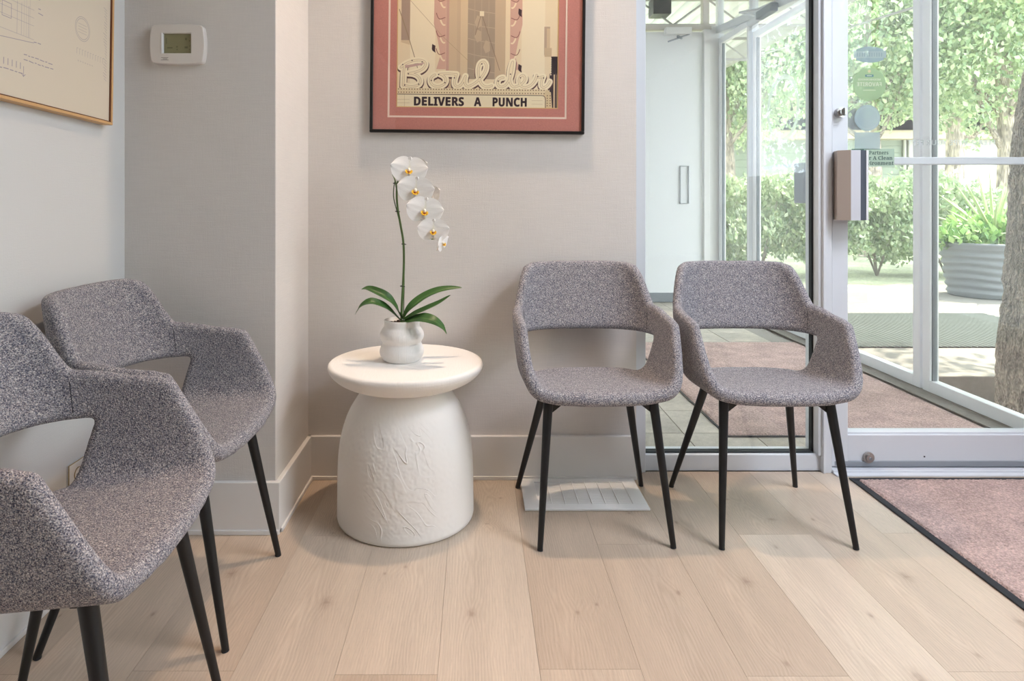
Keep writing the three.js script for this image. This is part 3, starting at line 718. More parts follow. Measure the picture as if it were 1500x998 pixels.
[
  ['grey fabric armchair standing over the white floor vent', 0.388, 0.289, 0.035],
  ['grey fabric armchair in front of the tall glass pane beside the door', 0.944, 0.289, 0.0],
  ['grey fabric armchair pushed in beside the grey wall corner below the thermostat', -0.797, 0.738, Math.PI / 2],
  ['grey fabric armchair with the wall socket showing through its back opening', -0.752, 1.278, Math.PI / 2 + 0.06],
].forEach(([label, x, z, turn], i) => {
  const c = i ? chair.clone() : chair;
  if (i) { c.name = numbered('armchair'); scene.add(c); }
  c.position.set(x, 0, z);
  c.rotation.y = turn;
  c.userData.label = label;
});

// ---------------------------------------------------------------- plaster side table
{
  // overlapping trowel passes: long slanted smears in a few levels, each ending in a thin raised lip
  const free = (x, y, k) => noise(x / 256, y / 256, 256, 256, k);
  const bump = texture(1024, 512, (u, v) => {
    const X = u * 1.42, Y = v * 0.42, wx = 0.03 * (free(X * 14, Y * 14, 1) - 0.5), wy = 0.03 * (free(X * 14 + 40, Y * 14, 2) - 0.5), a = -0.95, s = (X + wx) * Math.cos(a) + (Y + wy) * Math.sin(a), w = -(X + wx) * Math.sin(a) + (Y + wy) * Math.cos(a);
    const patch = smooth(0.6 * free(X * 9 + 7, Y * 6, 0) + 0.55 * Math.exp(-(((u - 0.5) / 0.085) ** 2)), 0.5, 0.8) * smooth(v, 0.02, 0.12) * (1 - smooth(v, 0.72, 0.9));
    const n = (0.7 * free(s * 8 + 60, w * 30 + 60, 0) + 0.3 * free(s * 18 + 90, w * 64 + 90, 1)) * 4, f = n - Math.floor(n), lip = Math.exp(-(((f - 0.93) / 0.05) ** 2)) * smooth(free(s * 14 + 20, w * 20, 2), 0.45, 0.75) * (0.5 + 0.8 * free(X * 70, Y * 70, 2)), step = (Math.floor(n) + smooth(f, 0.8, 1)) / 4;
    return clamp(0.3 + patch * (0.42 * (step - 0.4) + 0.26 * lip + 0.12 * (free(X * 120, Y * 120, 2) - 0.5)) + 0.05 * (free(X * 90, Y * 90, 0) - 0.5) + 0.06 * (free(X * 22, Y * 22, 1) - 0.5), 0, 1);
  }, false);
  const plaster = std(0xf5f1eb, 0.82, { bumpMap: bump, bumpScale: 0.0085 });
  const chalk = std(0xf5f1eb, 0.8, { bumpMap: every(weave, 0.5), bumpScale: 0.0008 });
  const t = thing('side_table', 'round white plaster side table with a domed pedestal under the orchid', 'table', [-0.235, 0, 0.272]);
  const foot = [[0, 0.001], [0.218, 0.001], [0.2255, 0.004], [0.2275, 0.012]];
  for (const [r, y] of [[0.227, 0.06], [0.2262, 0.126], [0.2245, 0.19], [0.2205, 0.235], [0.214, 0.275], [0.203, 0.315], [0.188, 0.352], [0.170, 0.383], [0.152, 0.409], [0.138, 0.428], [0, 0.434]]) foot.push([r, y]);
  const curve = new THREE.SplineCurve(foot.slice(3, -1).map(([x, y]) => new THREE.Vector2(x, y))).getPoints(70).map((q) => [q.x, q.y]);
  const pg = new THREE.LatheGeometry([...foot.slice(0, 3), ...curve, foot[foot.length - 1]].map(([x, y]) => new THREE.Vector2(x, y)), 160, Math.PI);
  const pp = pg.attributes.position, pu = pg.attributes.uv;
  for (let i = 0; i < pp.count; i++) pu.setY(i, pp.getY(i) / 0.42);
  part('pedestal', pg, plaster, t);
  const top = new THREE.SplineCurve([[0.135, 0.430], [0.160, 0.435], [0.196, 0.446], [0.228, 0.462], [0.248, 0.480], [0.2565, 0.494]].map(([x, y]) => new THREE.Vector2(x, y))).getPoints(30);
  const g = new THREE.LatheGeometry([new THREE.Vector2(0, 0.430), ...top, new THREE.Vector2(0.2582, 0.5), new THREE.Vector2(0.2572, 0.5065), new THREE.Vector2(0.253, 0.511), new THREE.Vector2(0.245, 0.512), new THREE.Vector2(0, 0.512)], 120);
  const gp = g.attributes.position;
  for (let i = 0; i < gp.count; i++) { // slightly hand-made rim
    const x = gp.getX(i), z = gp.getZ(i), a = Math.atan2(z, x), y = gp.getY(i);
    if (y < 0.505) { const k = 1 + 0.004 * Math.sin(a * 3 + 1) + 0.003 * Math.sin(a * 7); gp.setX(i, x * k); gp.setZ(i, z * k); }
  }
  g.computeVertexNormals();
  part('tabletop', metricUv(g), chalk, t);
}
// ---------------------------------------------------------------- orchid in its white pot
{
  const t = thing('potted_orchid', 'white moth orchid in a ribbed white double-bulge pot on the side table', 'orchid', [-0.25, 0.5125, 0.262]);
  const prof = [];
  for (const [r, y] of [[0, 0], [0.058, 0], [0.064, 0.006], [0.0725, 0.022], [0.0735, 0.036], [0.068, 0.05], [0.0645, 0.058], [0.067, 0.066], [0.073, 0.078], [0.0725, 0.092], [0.066, 0.104], [0.0605, 0.112], [0.059, 0.12], [0.059, 0.136]]) prof.push(new THREE.Vector2(r, y));
  const line = [prof[0], ...new THREE.SplineCurve(prof.slice(1)).getPoints(70), new THREE.Vector2(0.0555, 0.137), new THREE.Vector2(0.0545, 0.12), new THREE.Vector2(0, 0.118)];
  const pot = new THREE.LatheGeometry(line, 216), pp = pot.attributes.position;
  for (let i = 0; i < pp.count; i++) { const x = pp.getX(i), y = pp.getY(i), z = pp.getZ(i), r = Math.hypot(x, z); if (r > 0.057 && y > 0.004 && y < 0.133) { const k = 1 + 0.011 * Math.cos(Math.atan2(z, x) * 72); pp.setX(i, x * k); pp.setZ(i, z * k); } }
  pot.computeVertexNormals();
  part('pot', pot, std(0xf1eeea, 0.5), t);
  const moss = [];
  for (let i = 0; i < 60; i++) { const a = rr(0, 6.28), r = 0.05 * Math.sqrt(rnd()); moss.push(new THREE.IcosahedronGeometry(rr(0.005, 0.009), 0).scale(1, 0.6, 1).rotateY(a).translate(Math.cos(a) * r, 0.122, Math.sin(a) * r)); }
  part('bark_chips', moss, std(0x3a2c22, 1), t).userData.kind = 'stuff';
  const S = 0.00226, Y0 = 0.136, L = (x, y, z) => V((x - 588) * S, Y0 + (468 - y) * S, z); // drawing units of 2.26 mm
  const veinTex = texture(256, 64, (u, v) => { const m = Math.exp(-(((v - 0.5) / 0.03) ** 2)), n = noise(u, v, 4, 40, 0); const k = 0.9 + 0.16 * n; return [lerp(58, 92, m) * k, lerp(98, 126, m) * k, lerp(42, 64, m) * k]; });
  const green = phys(0xffffff, 0.38, { map: veinTex, side: THREE.DoubleSide });
  function strap(pts, width, fold) {
    const c = new THREE.CatmullRomCurve3(pts), n = 36, m = 8, pos = [], uv = [], idx = [];
    for (let i = 0; i <= n; i++) {
      const u = i / n, p = c.getPointAt(u), d = c.getTangentAt(u), side = V(0, 0, 1).cross(d).length() > 0.05 ? V(0, 1, 0).cross(d).normalize() : V(1, 0, 0);
      if (side.z < 0) side.negate();
      side.addScaledVector(V(0, -1, 0).addScaledVector(d, d.y), 0.55).normalize();
      const up = d.clone().cross(side).normalize().multiplyScalar(d.x < 0 ? 1 : -1), w = width * Math.pow(Math.sin(Math.PI * Math.min(1, 0.14 + 0.86 * u)), 0.6) * (u > 0.98 ? 0.3 : 1);
      for (let j = 0; j <= m; j++) { const s = j / m * 2 - 1, q = p.clone().addScaledVector(side, s * w).addScaledVector(up, fold * w * Math.pow(Math.abs(s), 1.3)); pos.push(...q.toArray()); uv.push(u, j / m); }
    }
    for (const layer of [0, 1]) for (let i = 0; i < n; i++) for (let j = 0; j < m; j++) { const a = i * (m + 1) + j, b = a + m + 1; if (!layer) idx.push(a, b, a + 1, b, b + 1, a + 1); }
    const g = new THREE.BufferGeometry();
    g.setAttribute('position', new THREE.Float32BufferAttribute(pos, 3)); g.setAttribute('uv', new THREE.Float32BufferAttribute(uv, 2)); g.setIndex(idx); g.computeVertexNormals();
    return g;
  }
  part('leaf', strap([L(588, 466, 0.01), L(580, 450, 0.02), L(568, 435, 0.025), L(550, 425, 0.02), L(537, 421, 0.01), L(527, 423, 0.0)], 0.021, 0.35), green, t);
  part('leaf', strap([L(586, 468, 0.015), L(576, 456, 0.035), L(562, 444, 0.05), L(545, 438, 0.06), L(532, 444, 0.06), L(522, 457, 0.055)], 0.019, 0.35), green, t);
  part('leaf', strap([L(591, 466, 0), L(600, 452, -0.005), L(618, 438, -0.02), L(640, 428, -0.03), L(660, 424, -0.035), L(678, 423, -0.04)], 0.019, 0.4), green, t);
  part('leaf', strap([L(592, 467, 0.02), L(606, 459, 0.035), L(626, 450, 0.04), L(646, 440, 0.04), L(662, 429, 0.035)], 0.014, 0.5), green, t);
  part('leaf', strap([L(592, 468, 0.025), L(608, 463, 0.05), L(622, 460, 0.07), L(638, 463, 0.085), L(650, 471, 0.09), L(657, 482, 0.09)], 0.023, 0.15), green, t);
  const stemMat = std(0x55703a, 0.5), clip = std(0x23261f, 0.6);
  const spike = [L(587, 474, 0.0), L(588, 445, 0.0), L(590, 410, 0), L(591, 375, 0), L(590, 350, 0.003), L(586, 325, 0.006), L(582, 300, 0.01), L(581, 275, 0.012), L(584, 255, 0.012), L(592, 236, 0.012), L(603, 232, 0.014), L(613, 245, 0.018), L(620, 270, 0.022), L(628, 300, 0.026), L(632, 325, 0.032), L(634.5, 347, 0.05)];
  part('flower_stem', taper(spike, [0.0042, 0.004, 0.0038, 0.0035, 0.003, 0.0026, 0.0024], 120, 10), stemMat, t);
  part('stake', tube([L(590, 474, -0.006), L(591, 400, -0.006), L(589.5, 355, -0.004), L(585, 325, 0.0), L(580.5, 305, 0.004), L(576, 285, 0.008), L(576.5, 270, 0.01), L(578, 262, 0.012)], 0.0017, 60, 8), std(0x4d5a38, 0.6), t);
  part('stem_tip', taper([L(581, 272, 0.014), L(578, 258, 0.016), L(574.5, 251, 0.018)], [0.0028, 0.0026, 0.0008], 12, 8), stemMat, t);
  for (const [x, y, z] of [[581, 306, 0.008], [590, 355, 0.0], [588, 418, 0.0], [578, 264, 0.012]]) part('clip', [new THREE.TorusGeometry(0.005, 0.0016, 8, 20).rotateX(Math.PI / 2).translate(...L(x, y, z).toArray()), rod(L(x + 1, y, z), L(x + 4.5, y + 0.5, z + 0.004), 0.0014)], clip, t);

  // flowers
  function petal(len, wid, base, cup, ruffle) {
    const n = 22, m = 14, pos = [], uv = [], idx = [];
    for (let i = 0; i <= n; i++) {
      const u = (1 - Math.cos(Math.PI * i / n)) / 2, e = 2 * Math.pow(u, 0.8) - 1, w = wid * (base * (1 - u) * (1 - u) + Math.sqrt(Math.max(0.0004, 1 - e * e)));
      for (let j = 0; j <= m; j++) {
        const s = j / m * 2 - 1, round = 1 - 0.06 * s * s;
        pos.push(s * w, u * len * round, cup * (u * u * 0.5 - s * s * 0.35 * u) + ruffle * u * Math.sin(s * 5 + 1) * 0.5 - 0.0012 * Math.exp(-((s / 0.1) ** 2)));
        uv.push(j / m, u);
      }
    }
    for (let i = 0; i < n; i++) for (let j = 0; j < m; j++) { const a = i * (m + 1) + j, b = a + m + 1; idx.push(a, a + 1, b, b, a + 1, b + 1); }
    const g = new THREE.BufferGeometry();
    g.setAttribute('position', new THREE.Float32BufferAttribute(pos, 3)); g.setAttribute('uv', new THREE.Float32BufferAttribute(uv, 2)); g.setIndex(idx); g.computeVertexNormals();
    return g;
  }
  const petalTex = texture(128, 256, (u, v) => { const k = 0.985 + 0.03 * noise(u, v, 30, 6, 0), b = Math.exp(-((v / 0.09) ** 2)); return [250 * k, lerp(247, 244, b) * k, lerp(243, 222, b) * k]; }, true, false);
  const white = phys(0xffffff, 0.62, { map: petalTex, transmission: 0.15, thickness: 0, side: THREE.DoubleSide, sheen: 0.2 });
  const yellow = std(0xe8bb2c, 0.5, { side: THREE.DoubleSide }), rust = std(0xa85a24, 0.5), cream = std(0xfaf3e2, 0.5, { side: THREE.DoubleSide });
  const G = { wide: petal(0.06, 0.037, 0.2, 0.012, 0.003), top: petal(0.045, 0.019, 0.3, 0.01, 0.002), low: petal(0.05, 0.0185, 0.3, -0.012, 0.002) };
  const spin = (g, a, z, tilt) => g.clone().rotateX(tilt).rotateZ(a).translate(0, 0, z);
  function flower(x, y, z, scale, pitch, yaw, roll) {
    const f = new THREE.Group();
    f.name = 'flower'; f.position.copy(L(x, y, z)); f.rotation.set(pitch, yaw, roll, 'YXZ'); f.scale.setScalar(scale);
    t.add(f);
    part('sepal', spin(G.top, 0, -0.004, 0.1), white, f);
    part('sepal', spin(G.low, 2.35, -0.004, -0.25), white, f);
    part('sepal', spin(G.low, -2.35, -0.004, -0.25), white, f);
    part('petal', spin(G.wide, 1.36, 0.002, 0.05), white, f);
    part('petal', spin(G.wide, -1.36, 0.002, 0.05), white, f);
    part('column', new THREE.SphereGeometry(0.005, 16, 12).scale(0.9, 1.2, 1.4).translate(0, 0.001, 0.008), cream, f);
    part('lip', [petal(0.018, 0.008, 0.6, 0.01, 0).rotateX(0.9).rotateZ(Math.PI).translate(0, -0.004, 0.006), petal(0.013, 0.006, 0.5, 0.008, 0).rotateX(0.7).rotateZ(2.2).translate(-0.003, -0.004, 0.008)], yellow, f);
    part('lip', [petal(0.013, 0.006, 0.5, 0.008, 0).rotateX(0.7).rotateZ(-2.2).translate(0.003, -0.004, 0.008)], yellow, f);
    part('throat', new THREE.SphereGeometry(0.0042, 14, 10).scale(1, 0.9, 0.8).translate(0, -0.007, 0.012), rust, f);
    return f;
  }
  flower(601, 246, 0.055, 1.06, -0.12, 0.12, -0.1);
  flower(611, 275, 0.068, 1.06, 0.05, 0.1, -0.12);
  flower(624.5, 305, 0.082, 1.06, 0.0, 0.16, -0.15);
  flower(637.5, 333, 0.095, 0.9, 0.05, 0.1, -0.05);
  flower(650, 351, 0.085, 0.62, 0.1, 1.15, 0.4);
  flower(609, 243, -0.002, 0.8, -0.1, 2.6, -0.25);
  flower(630, 285, 0.02, 0.8, 0.1, 2.4, -0.4);
  part('pedicel', tube([L(634.5, 346, 0.05), L(640, 346, 0.06), L(646, 345, 0.075)], 0.0015, 12, 8), std(0x9aa84a, 0.5), t);
  for (const [a, b] of [[[592, 236, 0.012], [601, 244, 0.05]], [[614, 250, 0.018], [611, 273, 0.062]], [[624, 285, 0.024], [624, 303, 0.076]], [[631, 318, 0.03], [637, 331, 0.088]]]) part('pedicel', rod(L(...a), L(...b), 0.0014), stemMat, t);
}

// ---------------------------------------------------------------- floor vent
{
  const t = thing('floor_vent', 'white louvred metal vent cover lying on the oak floor under an armchair', 'vent', [0.166, 0.0, 0.026]), W = 0.424, D = 0.238, m = std(0xf3f2f1, 0.4);
  const tilt = (g) => g;
  part('frame', [bar(0, W, 0.001, 0.009, 0, 0.03, 0.002), bar(0, W, 0.001, 0.009, D - 0.036, D, 0.002), bar(0, 0.05, 0.001, 0.009, 0.028, D - 0.034, 0.002), bar(W - 0.05, W, 0.001, 0.009, 0.028, D - 0.034, 0.002)], m, t);
  part('duct_pan', bar(0.045, W - 0.045, 0.0003, 0.0012, 0.025, D - 0.03), std(0xb4b7b9, 0.5, { metalness: 0.4 }), t);
  const n = 15, z0 = 0.03, z1 = D - 0.036, slat = bar(0.05, W - 0.05, -0.0005, 0.0005, -0.0037, 0.0037).rotateX(0.2);
  for (let i = 0; i < n; i++) part('louvre', slat.clone().translate(0, 0.0055, z0 + (z1 - z0) * (i + 0.5) / n), m, t);
  for (let i = 1; i < 7; i++) { const x = 0.05 + (W - 0.1) * i / 7; part('divider', bar(x - 0.002, x + 0.002, 0.001, 0.0088, z0, z1, 0.0008), m, t); }
}

// ---------------------------------------------------------------- thermostat and wall socket
{
  const t = thing('thermostat', 'white wall thermostat with a grey-green display on the recessed wall', 'thermostat', [-0.938, 1.543, 0.397]), white = std(0xdcd6d0, 0.45);
  const s = new THREE.Shape(), w = 0.082, h = 0.059;
  s.moveTo(-w + 0.012, -h + 0.002); s.quadraticCurveTo(0, -h - 0.004, w - 0.012, -h + 0.002); s.quadraticCurveTo(w - 0.004, -h + 0.003, w - 0.003, -h + 0.012);
  s.quadraticCurveTo(w + 0.006, 0, w - 0.003, h - 0.012); s.quadraticCurveTo(w - 0.004, h - 0.003, w - 0.012, h - 0.002); s.quadraticCurveTo(0, h + 0.004, -w + 0.012, h - 0.002);
  s.quadraticCurveTo(-w + 0.004, h - 0.003, -w + 0.003, h - 0.012); s.quadraticCurveTo(-w - 0.006, 0, -w + 0.003, -h + 0.012); s.quadraticCurveTo(-w + 0.004, -h + 0.003, -w + 0.012, -h + 0.002);
  const hole = new THREE.Path([[-0.05, -0.031], [-0.05, 0.037], [0.046, 0.037], [0.046, -0.031]].map(([x, y]) => new THREE.Vector2(x, y)));
  s.holes.push(hole);
  part('case', new THREE.ExtrudeGeometry(s, { depth: 0.018, bevelEnabled: true, bevelSize: 0.003, bevelThickness: 0.004, bevelSegments: 3, curveSegments: 24 }).translate(0, 0, 0.002), white, t);
  part('display_bezel', [bar(-0.05, -0.045, -0.03, 0.036, 0.006, 0.026, 0.002)], whitePaint, t);
  const lcd = drawing(256, 180, (c, W, H) => {
    c.fillStyle = '#84805f'; c.fillRect(0, 0, W, H);
    c.fillStyle = 'rgba(62,66,48,0.38)'; c.font = 'bold 30px sans-serif';
    for (const [x, y, ww, hh] of [[190, 40, 14, 20], [222, 60, 10, 10], [115, 110, 14, 10], [118, 132, 10, 10], [40, 118, 44, 10], [186, 112, 26, 16], [226, 104, 8, 8], [224, 134, 8, 8], [100, 166, 12, 8], [170, 166, 14, 8], [30, 40, 6, 50]]) c.fillRect(x, y, ww, hh);
  });
  const face = new THREE.BoxGeometry(0.096, 0.068, 0.004).translate(-0.002, 0.003, 0.012);
  part('display', face, std(0xffffff, 0.25, { map: lcd }), t);
  for (const [x, y, l] of [[-0.038, -0.043, 0.022], [-0.037, -0.0465, 0.014], [-0.038, -0.05, 0.024]]) part('printed_mark', bar(x - l / 2, x + l / 2, y - 0.0006, y + 0.0006, 0.0238, 0.0243), std(0x6f675f, 0.8), t);
}
{
  const t = thing('wall_socket', 'white double wall socket low on the side wall behind an armchair', 'socket', [-1.115, 0.292, 0.628]);
  part('plate', bar(0, 0.006, -0.036, 0.036, -0.06, 0.06, 0.002), std(0xe6e6e4, 0.4), t);
  const gapShade = std(0x9a834a, 0.5);  // shaded gaps round the sockets and plate, put into the colour
  for (const z of [-0.02, 0.02]) {
    const r = part('receptacle', [new THREE.CylinderGeometry(0.0165, 0.0165, 0.003, 28).rotateZ(Math.PI / 2).translate(0.0065, 0, z)], std(0xe2e0da, 0.4), t);
    part('painted_gap', new THREE.TorusGeometry(0.017, 0.0011, 8, 32).rotateY(Math.PI / 2).translate(0.007, 0, z), gapShade, r);
    part('slots', [bar(0.0075, 0.0085, 0.003, 0.0045, z - 0.008, z - 0.001), bar(0.0075, 0.0085, -0.0055, -0.004, z - 0.008, z - 0.001), new THREE.CylinderGeometry(0.0022, 0.0022, 0.001, 12).rotateZ(Math.PI / 2).translate(0.008, 0, z + 0.007)], std(0x4a4030, 0.6), r);
  }
  part('painted_plate_gap', [bar(0.0045, 0.0066, 0.035, 0.0362, -0.06, 0.06), bar(0.0045, 0.0066, -0.036, 0.036, 0.0592, 0.0604)], gapShade, t);
}

// ---------------------------------------------------------------- pictures
{
  const W = 0.806, H = 0.96, t = thing('framed_picture', 'framed sepia theatre sign photograph in pink mats on the back wall', 'picture', [0.009, 1.303 + H / 2, 0.0]);
  t.rotation.z = -0.0105;
  const hw = W / 2, hh = H / 2, f = 0.011;
  const fb = (x0, x1, y0, y1, z0, z1, r) => bar(x0, x1, y0, y1, z0, z1, r);
  part('frame', [fb(-hw, hw, -hh, -hh + f, 0.001, 0.026, 0.002), fb(-hw, hw, hh - f, hh, 0.001, 0.026, 0.002), fb(-hw, -hw + f, -hh + f, hh - f, 0.001, 0.026, 0.002), fb(hw - f, hw, -hh + f, hh - f, 0.001, 0.026, 0.002)], std(0x17130f, 0.35), t);
  part('backing', bar(-hw + 0.004, hw - 0.004, -hh + 0.004, hh - 0.004, 0.001, 0.008), std(0x8a7a68, 0.9), t);
  const matTex = texture(256, 256, (u, v) => { const k = 0.96 + 0.08 * noise(u, v, 120, 120, 0); return [200 * k, 134 * k, 122 * k]; });
  const pink = std(0xffffff, 0.85, { map: every(matTex, 0.2) });
  const ringBars = (ax, ay, bx, by, z0, z1) => [fb(-ax, ax, -ay, -by, z0, z1), fb(-ax, ax, by, ay, z0, z1), fb(-ax, -bx, -by, by, z0, z1), fb(bx, ax, -by, by, z0, z1)];
  const px = 0.3045, py = hh - 0.096;
  part('outer_mat', ringBars(hw - f, hh - f, hw - 0.066, hh - 0.057, 0.008, 0.0165), pink, t);
  part('white_fillet', ringBars(hw - 0.066, hh - 0.057, hw - 0.073, hh - 0.064, 0.008, 0.015), std(0xf0dccb, 0.7), t);
  part('inner_mat', ringBars(hw - 0.073, hh - 0.064, px, py, 0.008, 0.0135), pink, t);
  part('print_edge', ringBars(px, py, px - 0.003, py - 0.003, 0.008, 0.0125), std(0xd9b878, 0.5), t);
  const art = drawing(1024, 1312, (c, w, h) => {
    const K = 1.1467, X = (x) => (x - 310) * K, Y = (y) => h - (590 - y) * K;
    const poly = (fill, pts) => { c.fillStyle = fill; c.beginPath(); pts.forEach(([x, y], i) => (i ? c.lineTo(X(x), Y(y)) : c.moveTo(X(x), Y(y)))); c.closePath(); c.fill(); };
    const rect = (fill, x0, y0, x1, y1) => { c.fillStyle = fill; c.fillRect(X(x0), Y(y0), (x1 - x0) * K, (y1 - y0) * K); };
    const path = (col, wd, pts, close) => { c.strokeStyle = col; c.lineWidth = wd * K; c.lineCap = c.lineJoin = 'round'; c.beginPath(); pts.forEach((p, i) => { if (!i) c.moveTo(X(p[0]), Y(p[1])); else if (p.length === 2) c.lineTo(X(p[0]), Y(p[1])); else c.bezierCurveTo(X(p[0]), Y(p[1]), X(p[2]), Y(p[3]), X(p[4]), Y(p[5])); }); if (close) c.closePath(); c.stroke(); };
    c.fillStyle = '#ecd8b4'; c.fillRect(0, 0, w, h);
    rect('#f3e3c2', 380, -700, 520, 600); rect('#f3e3c2', 1000, -700, 1130, 600);
    rect('#b09784', 330, -700, 378, 214); poly('#d9c09c', [[330, 214], [378, 214], [378, 240], [330, 226]]);
    rect('#bda48c', 1126, 130, 1158, 290); rect('#d6bd98', 1140, 140, 1158, 290);
    // centre bay with its panes
    rect('#d3ba98', 596, -700, 700, 590); rect('#cdb394', 640, -700, 660, 590); rect('#dcc4a0', 660, -700, 700, 590);
    rect('#ad9a84', 700, -700, 852, 430); rect('#cbb394', 852, -700, 910, 430);
    for (let y = -640; y < 430; y += 84) path('#c9b498', 3, [[700, y], [760, y + 14], [852, y + 26]]);
    for (const x of [738, 776, 816]) path('#bba78e', 3, [[x, -700], [x, 400]]);
    for (const [x, y] of [[752, 110], [752, 190], [800, 250]]) poly('#c3ae93', [[x - 14, y], [x, y - 40], [x + 22, y - 30], [x + 26, y + 20], [x, y + 34]]);
    path('#8d7563', 3, [[776, 60], [742, 180]]); path('#8d7563', 3, [[776, 60], [880, 380]]); rect('#efe0bd', 766, 46, 790, 74);
    // draped side strips
    for (const [x, s, y0] of [[545, 1, -700], [970, -1, -700]]) {
      poly('#d5ab97', [[x - 24 * s, y0], [x + 34 * s, y0], [x + 34 * s, 376], [x - 18 * s, 376], [x + 4 * s, 300], [x - 12 * s, 210], [x - 34 * s, 120]]);
      for (let y = -640; y < 330; y += 100) { path('#8c5a52', 4, [[x - 20 * s, y], [x - 8 * s, y + 50, x + 8 * s, y + 30, x + 28 * s, y + 24]]); path('#f0dcba', 9, [[x + 4 * s, y + 40], [x + 10 * s, y + 60, x + 20 * s, y + 70, x + 26 * s, y + 66]]); }
    }
    rect('#caa090', 580, -700, 596, 480);
    // birds of iron on the wall
    for (const [x, y] of [[992, 52], [513, 258], [994, 366]]) { poly('#3b2028', [[x - 10, y - 24], [x + 8, y - 14], [x + 6, y + 8], [x + 9, y + 26], [x - 8, y + 14], [x - 12, y + 4]]); }
    path('#9c8568', 4, [[318, 40], [372, 200], [412, 330], [462, 530]]); path('#b39a78', 2, [[380, -10], [560, 190], [740, 360]]);
    // dark corner at the right
    rect('#cdb491', 1128, 250, 1168, 300); rect('#2b1c22', 1166, 298, 1204, 395); rect('#3a2b30', 1158, 395, 1204, 590);
    rect('#d9c19a', 1180, 400, 1188, 590); rect('#8c7a6c', 1194, 400, 1199, 590);
    for (let y = 306; y < 400; y += 13) rect('#f0dfba', 1160, y, 1168, y + 7);
    // script lettering: "Boulder"
    const script = (col, wd, dy = 0) => {
      path(col, wd, [[344, 470 + dy], [346, 400 + dy], [350, 352 + dy]]);
      path(col, wd, [[330, 368 + dy], [380, 318 + dy, 470, 314 + dy, 466, 350 + dy], [462, 388 + dy, 400, 396 + dy, 372, 402 + dy], [430, 400 + dy, 452, 440 + dy, 432, 462 + dy], [410, 480 + dy, 370, 478 + dy, 352, 468 + dy]]);
      path(col, wd, [[520, 408 + dy], [480, 420 + dy, 490, 478 + dy, 540, 474 + dy], [590, 466 + dy, 596, 420 + dy, 548, 404 + dy], [580, 400 + dy, 610, 402 + dy, 640, 404 + dy]]);
      path(col, wd, [[640, 404 + dy], [626, 440 + dy, 622, 476 + dy, 650, 472 + dy], [672, 468 + dy, 682, 430 + dy, 690, 414 + dy], [680, 452 + dy, 690, 478 + dy, 712, 470 + dy]]);
      path(col, wd, [[712, 470 + dy], [780, 440 + dy, 830, 360 + dy, 792, 332 + dy], [756, 330 + dy, 752, 400 + dy, 776, 450 + dy], [790, 476 + dy, 812, 478 + dy, 836, 466 + dy]]);
      path(col, wd, [[900, 420 + dy], [860, 420 + dy, 858, 478 + dy, 896, 472 + dy], [930, 464 + dy, 950, 400 + dy, 952, 330 + dy], [930, 380 + dy, 926, 478 + dy, 966, 472 + dy]]);
      path(col, wd, [[966, 472 + dy], [1010, 460 + dy, 1036, 424 + dy, 1012, 406 + dy], [980, 404 + dy, 976, 478 + dy, 1024, 474 + dy], [1050, 470 + dy, 1074, 450 + dy, 1086, 410 + dy]]);
      path(col, wd, [[1086, 404 + dy], [1092, 430 + dy, 1110, 410 + dy, 1122, 412 + dy], [1106, 450 + dy, 1108, 478 + dy, 1130, 472 + dy], [1144, 466 + dy, 1152, 456 + dy, 1158, 440 + dy]]);
    };
    script('#5a3c3a', 42, 7); script('#f7e9c8', 36); script('#a98e74', 12); script('#f3e3bf', 9);
    for (const [x, y] of [[340, 352], [392, 328], [448, 336], [372, 404], [430, 462], [352, 468], [500, 440], [540, 406], [576, 452], [628, 424], [780, 344], [770, 420], [872, 440], [940, 400], [996, 420], [1092, 412], [1124, 420]]) { c.fillStyle = '#4a2f30'; c.beginPath(); c.arc(X(x), Y(y), 4, 0, 7); c.fill(); }
    poly('#c9a598', [[352, 356], [460, 340], [450, 352], [356, 372]]);
    // bulb border and the changeable letter board
    rect('#e8d5ae', 310, 484, 1150, 516); poly('#dcc69d', [[1140, 488], [1166, 500], [1174, 590], [1134, 590], [1134, 530], [1122, 516]]);
    c.fillStyle = '#6d5140';
    for (let x = 318; x < 1140; x += 15) for (const y of [490, 508]) { c.beginPath(); c.arc(X(x), Y(y), 3.4, 0, 7); c.fill(); }
    for (let y = 520; y < 590; y += 14) for (const x of [1146, 1162]) { c.beginPath(); c.arc(X(x), Y(y), 3.4, 0, 7); c.fill(); }
    rect('#f0e2c0', 310, 522, 1128, 590);
    path('#54403c', 3.5, [[310, 519], [1112, 519], [1130, 519, 1136, 528, 1136, 546], [1136, 592]]);
    for (const y of [548, 568]) { path('#c3ac86', 1.5, [[310, y], [380, y]]); path('#c3ac86', 1.5, [[1060, y], [1120, y]]); } path('#c3ac86', 1.5, [[352, 522], [352, 590]]);
    c.fillStyle = '#2e1822'; c.font = 'bold ' + 64 * K + 'px sans-serif'; c.textBaseline = 'alphabetic';
    for (const [word, x0, x1] of [['DELIVERS', 400, 684], ['A', 740, 778], ['PUNCH', 838, 1036]]) {
      c.save(); const mw = c.measureText(word).width || 1; c.translate(X(x0), Y(581)); c.scale((x1 - x0) * K / mw, 1.02); c.fillText(word, 0, 0); c.lineWidth = 3.2; c.strokeStyle = '#2e1822'; c.strokeText(word, 0, 0); c.restore();
    }
  });
  const pg = new THREE.BoxGeometry(px * 2 - 0.004, py * 2 - 0.004, 0.003).translate(0, 0, 0.0098);
  part('print', pg, std(0xffffff, 0.6, { map: art }), t);
  part('glazing', bar(-hw + 0.006, hw - 0.006, -hh + 0.006, hh - 0.006, 0.0185, 0.0205), phys(0xffffff, 0.02, { transmission: 1, thickness: 0, ior: 1.45 }), t);
}
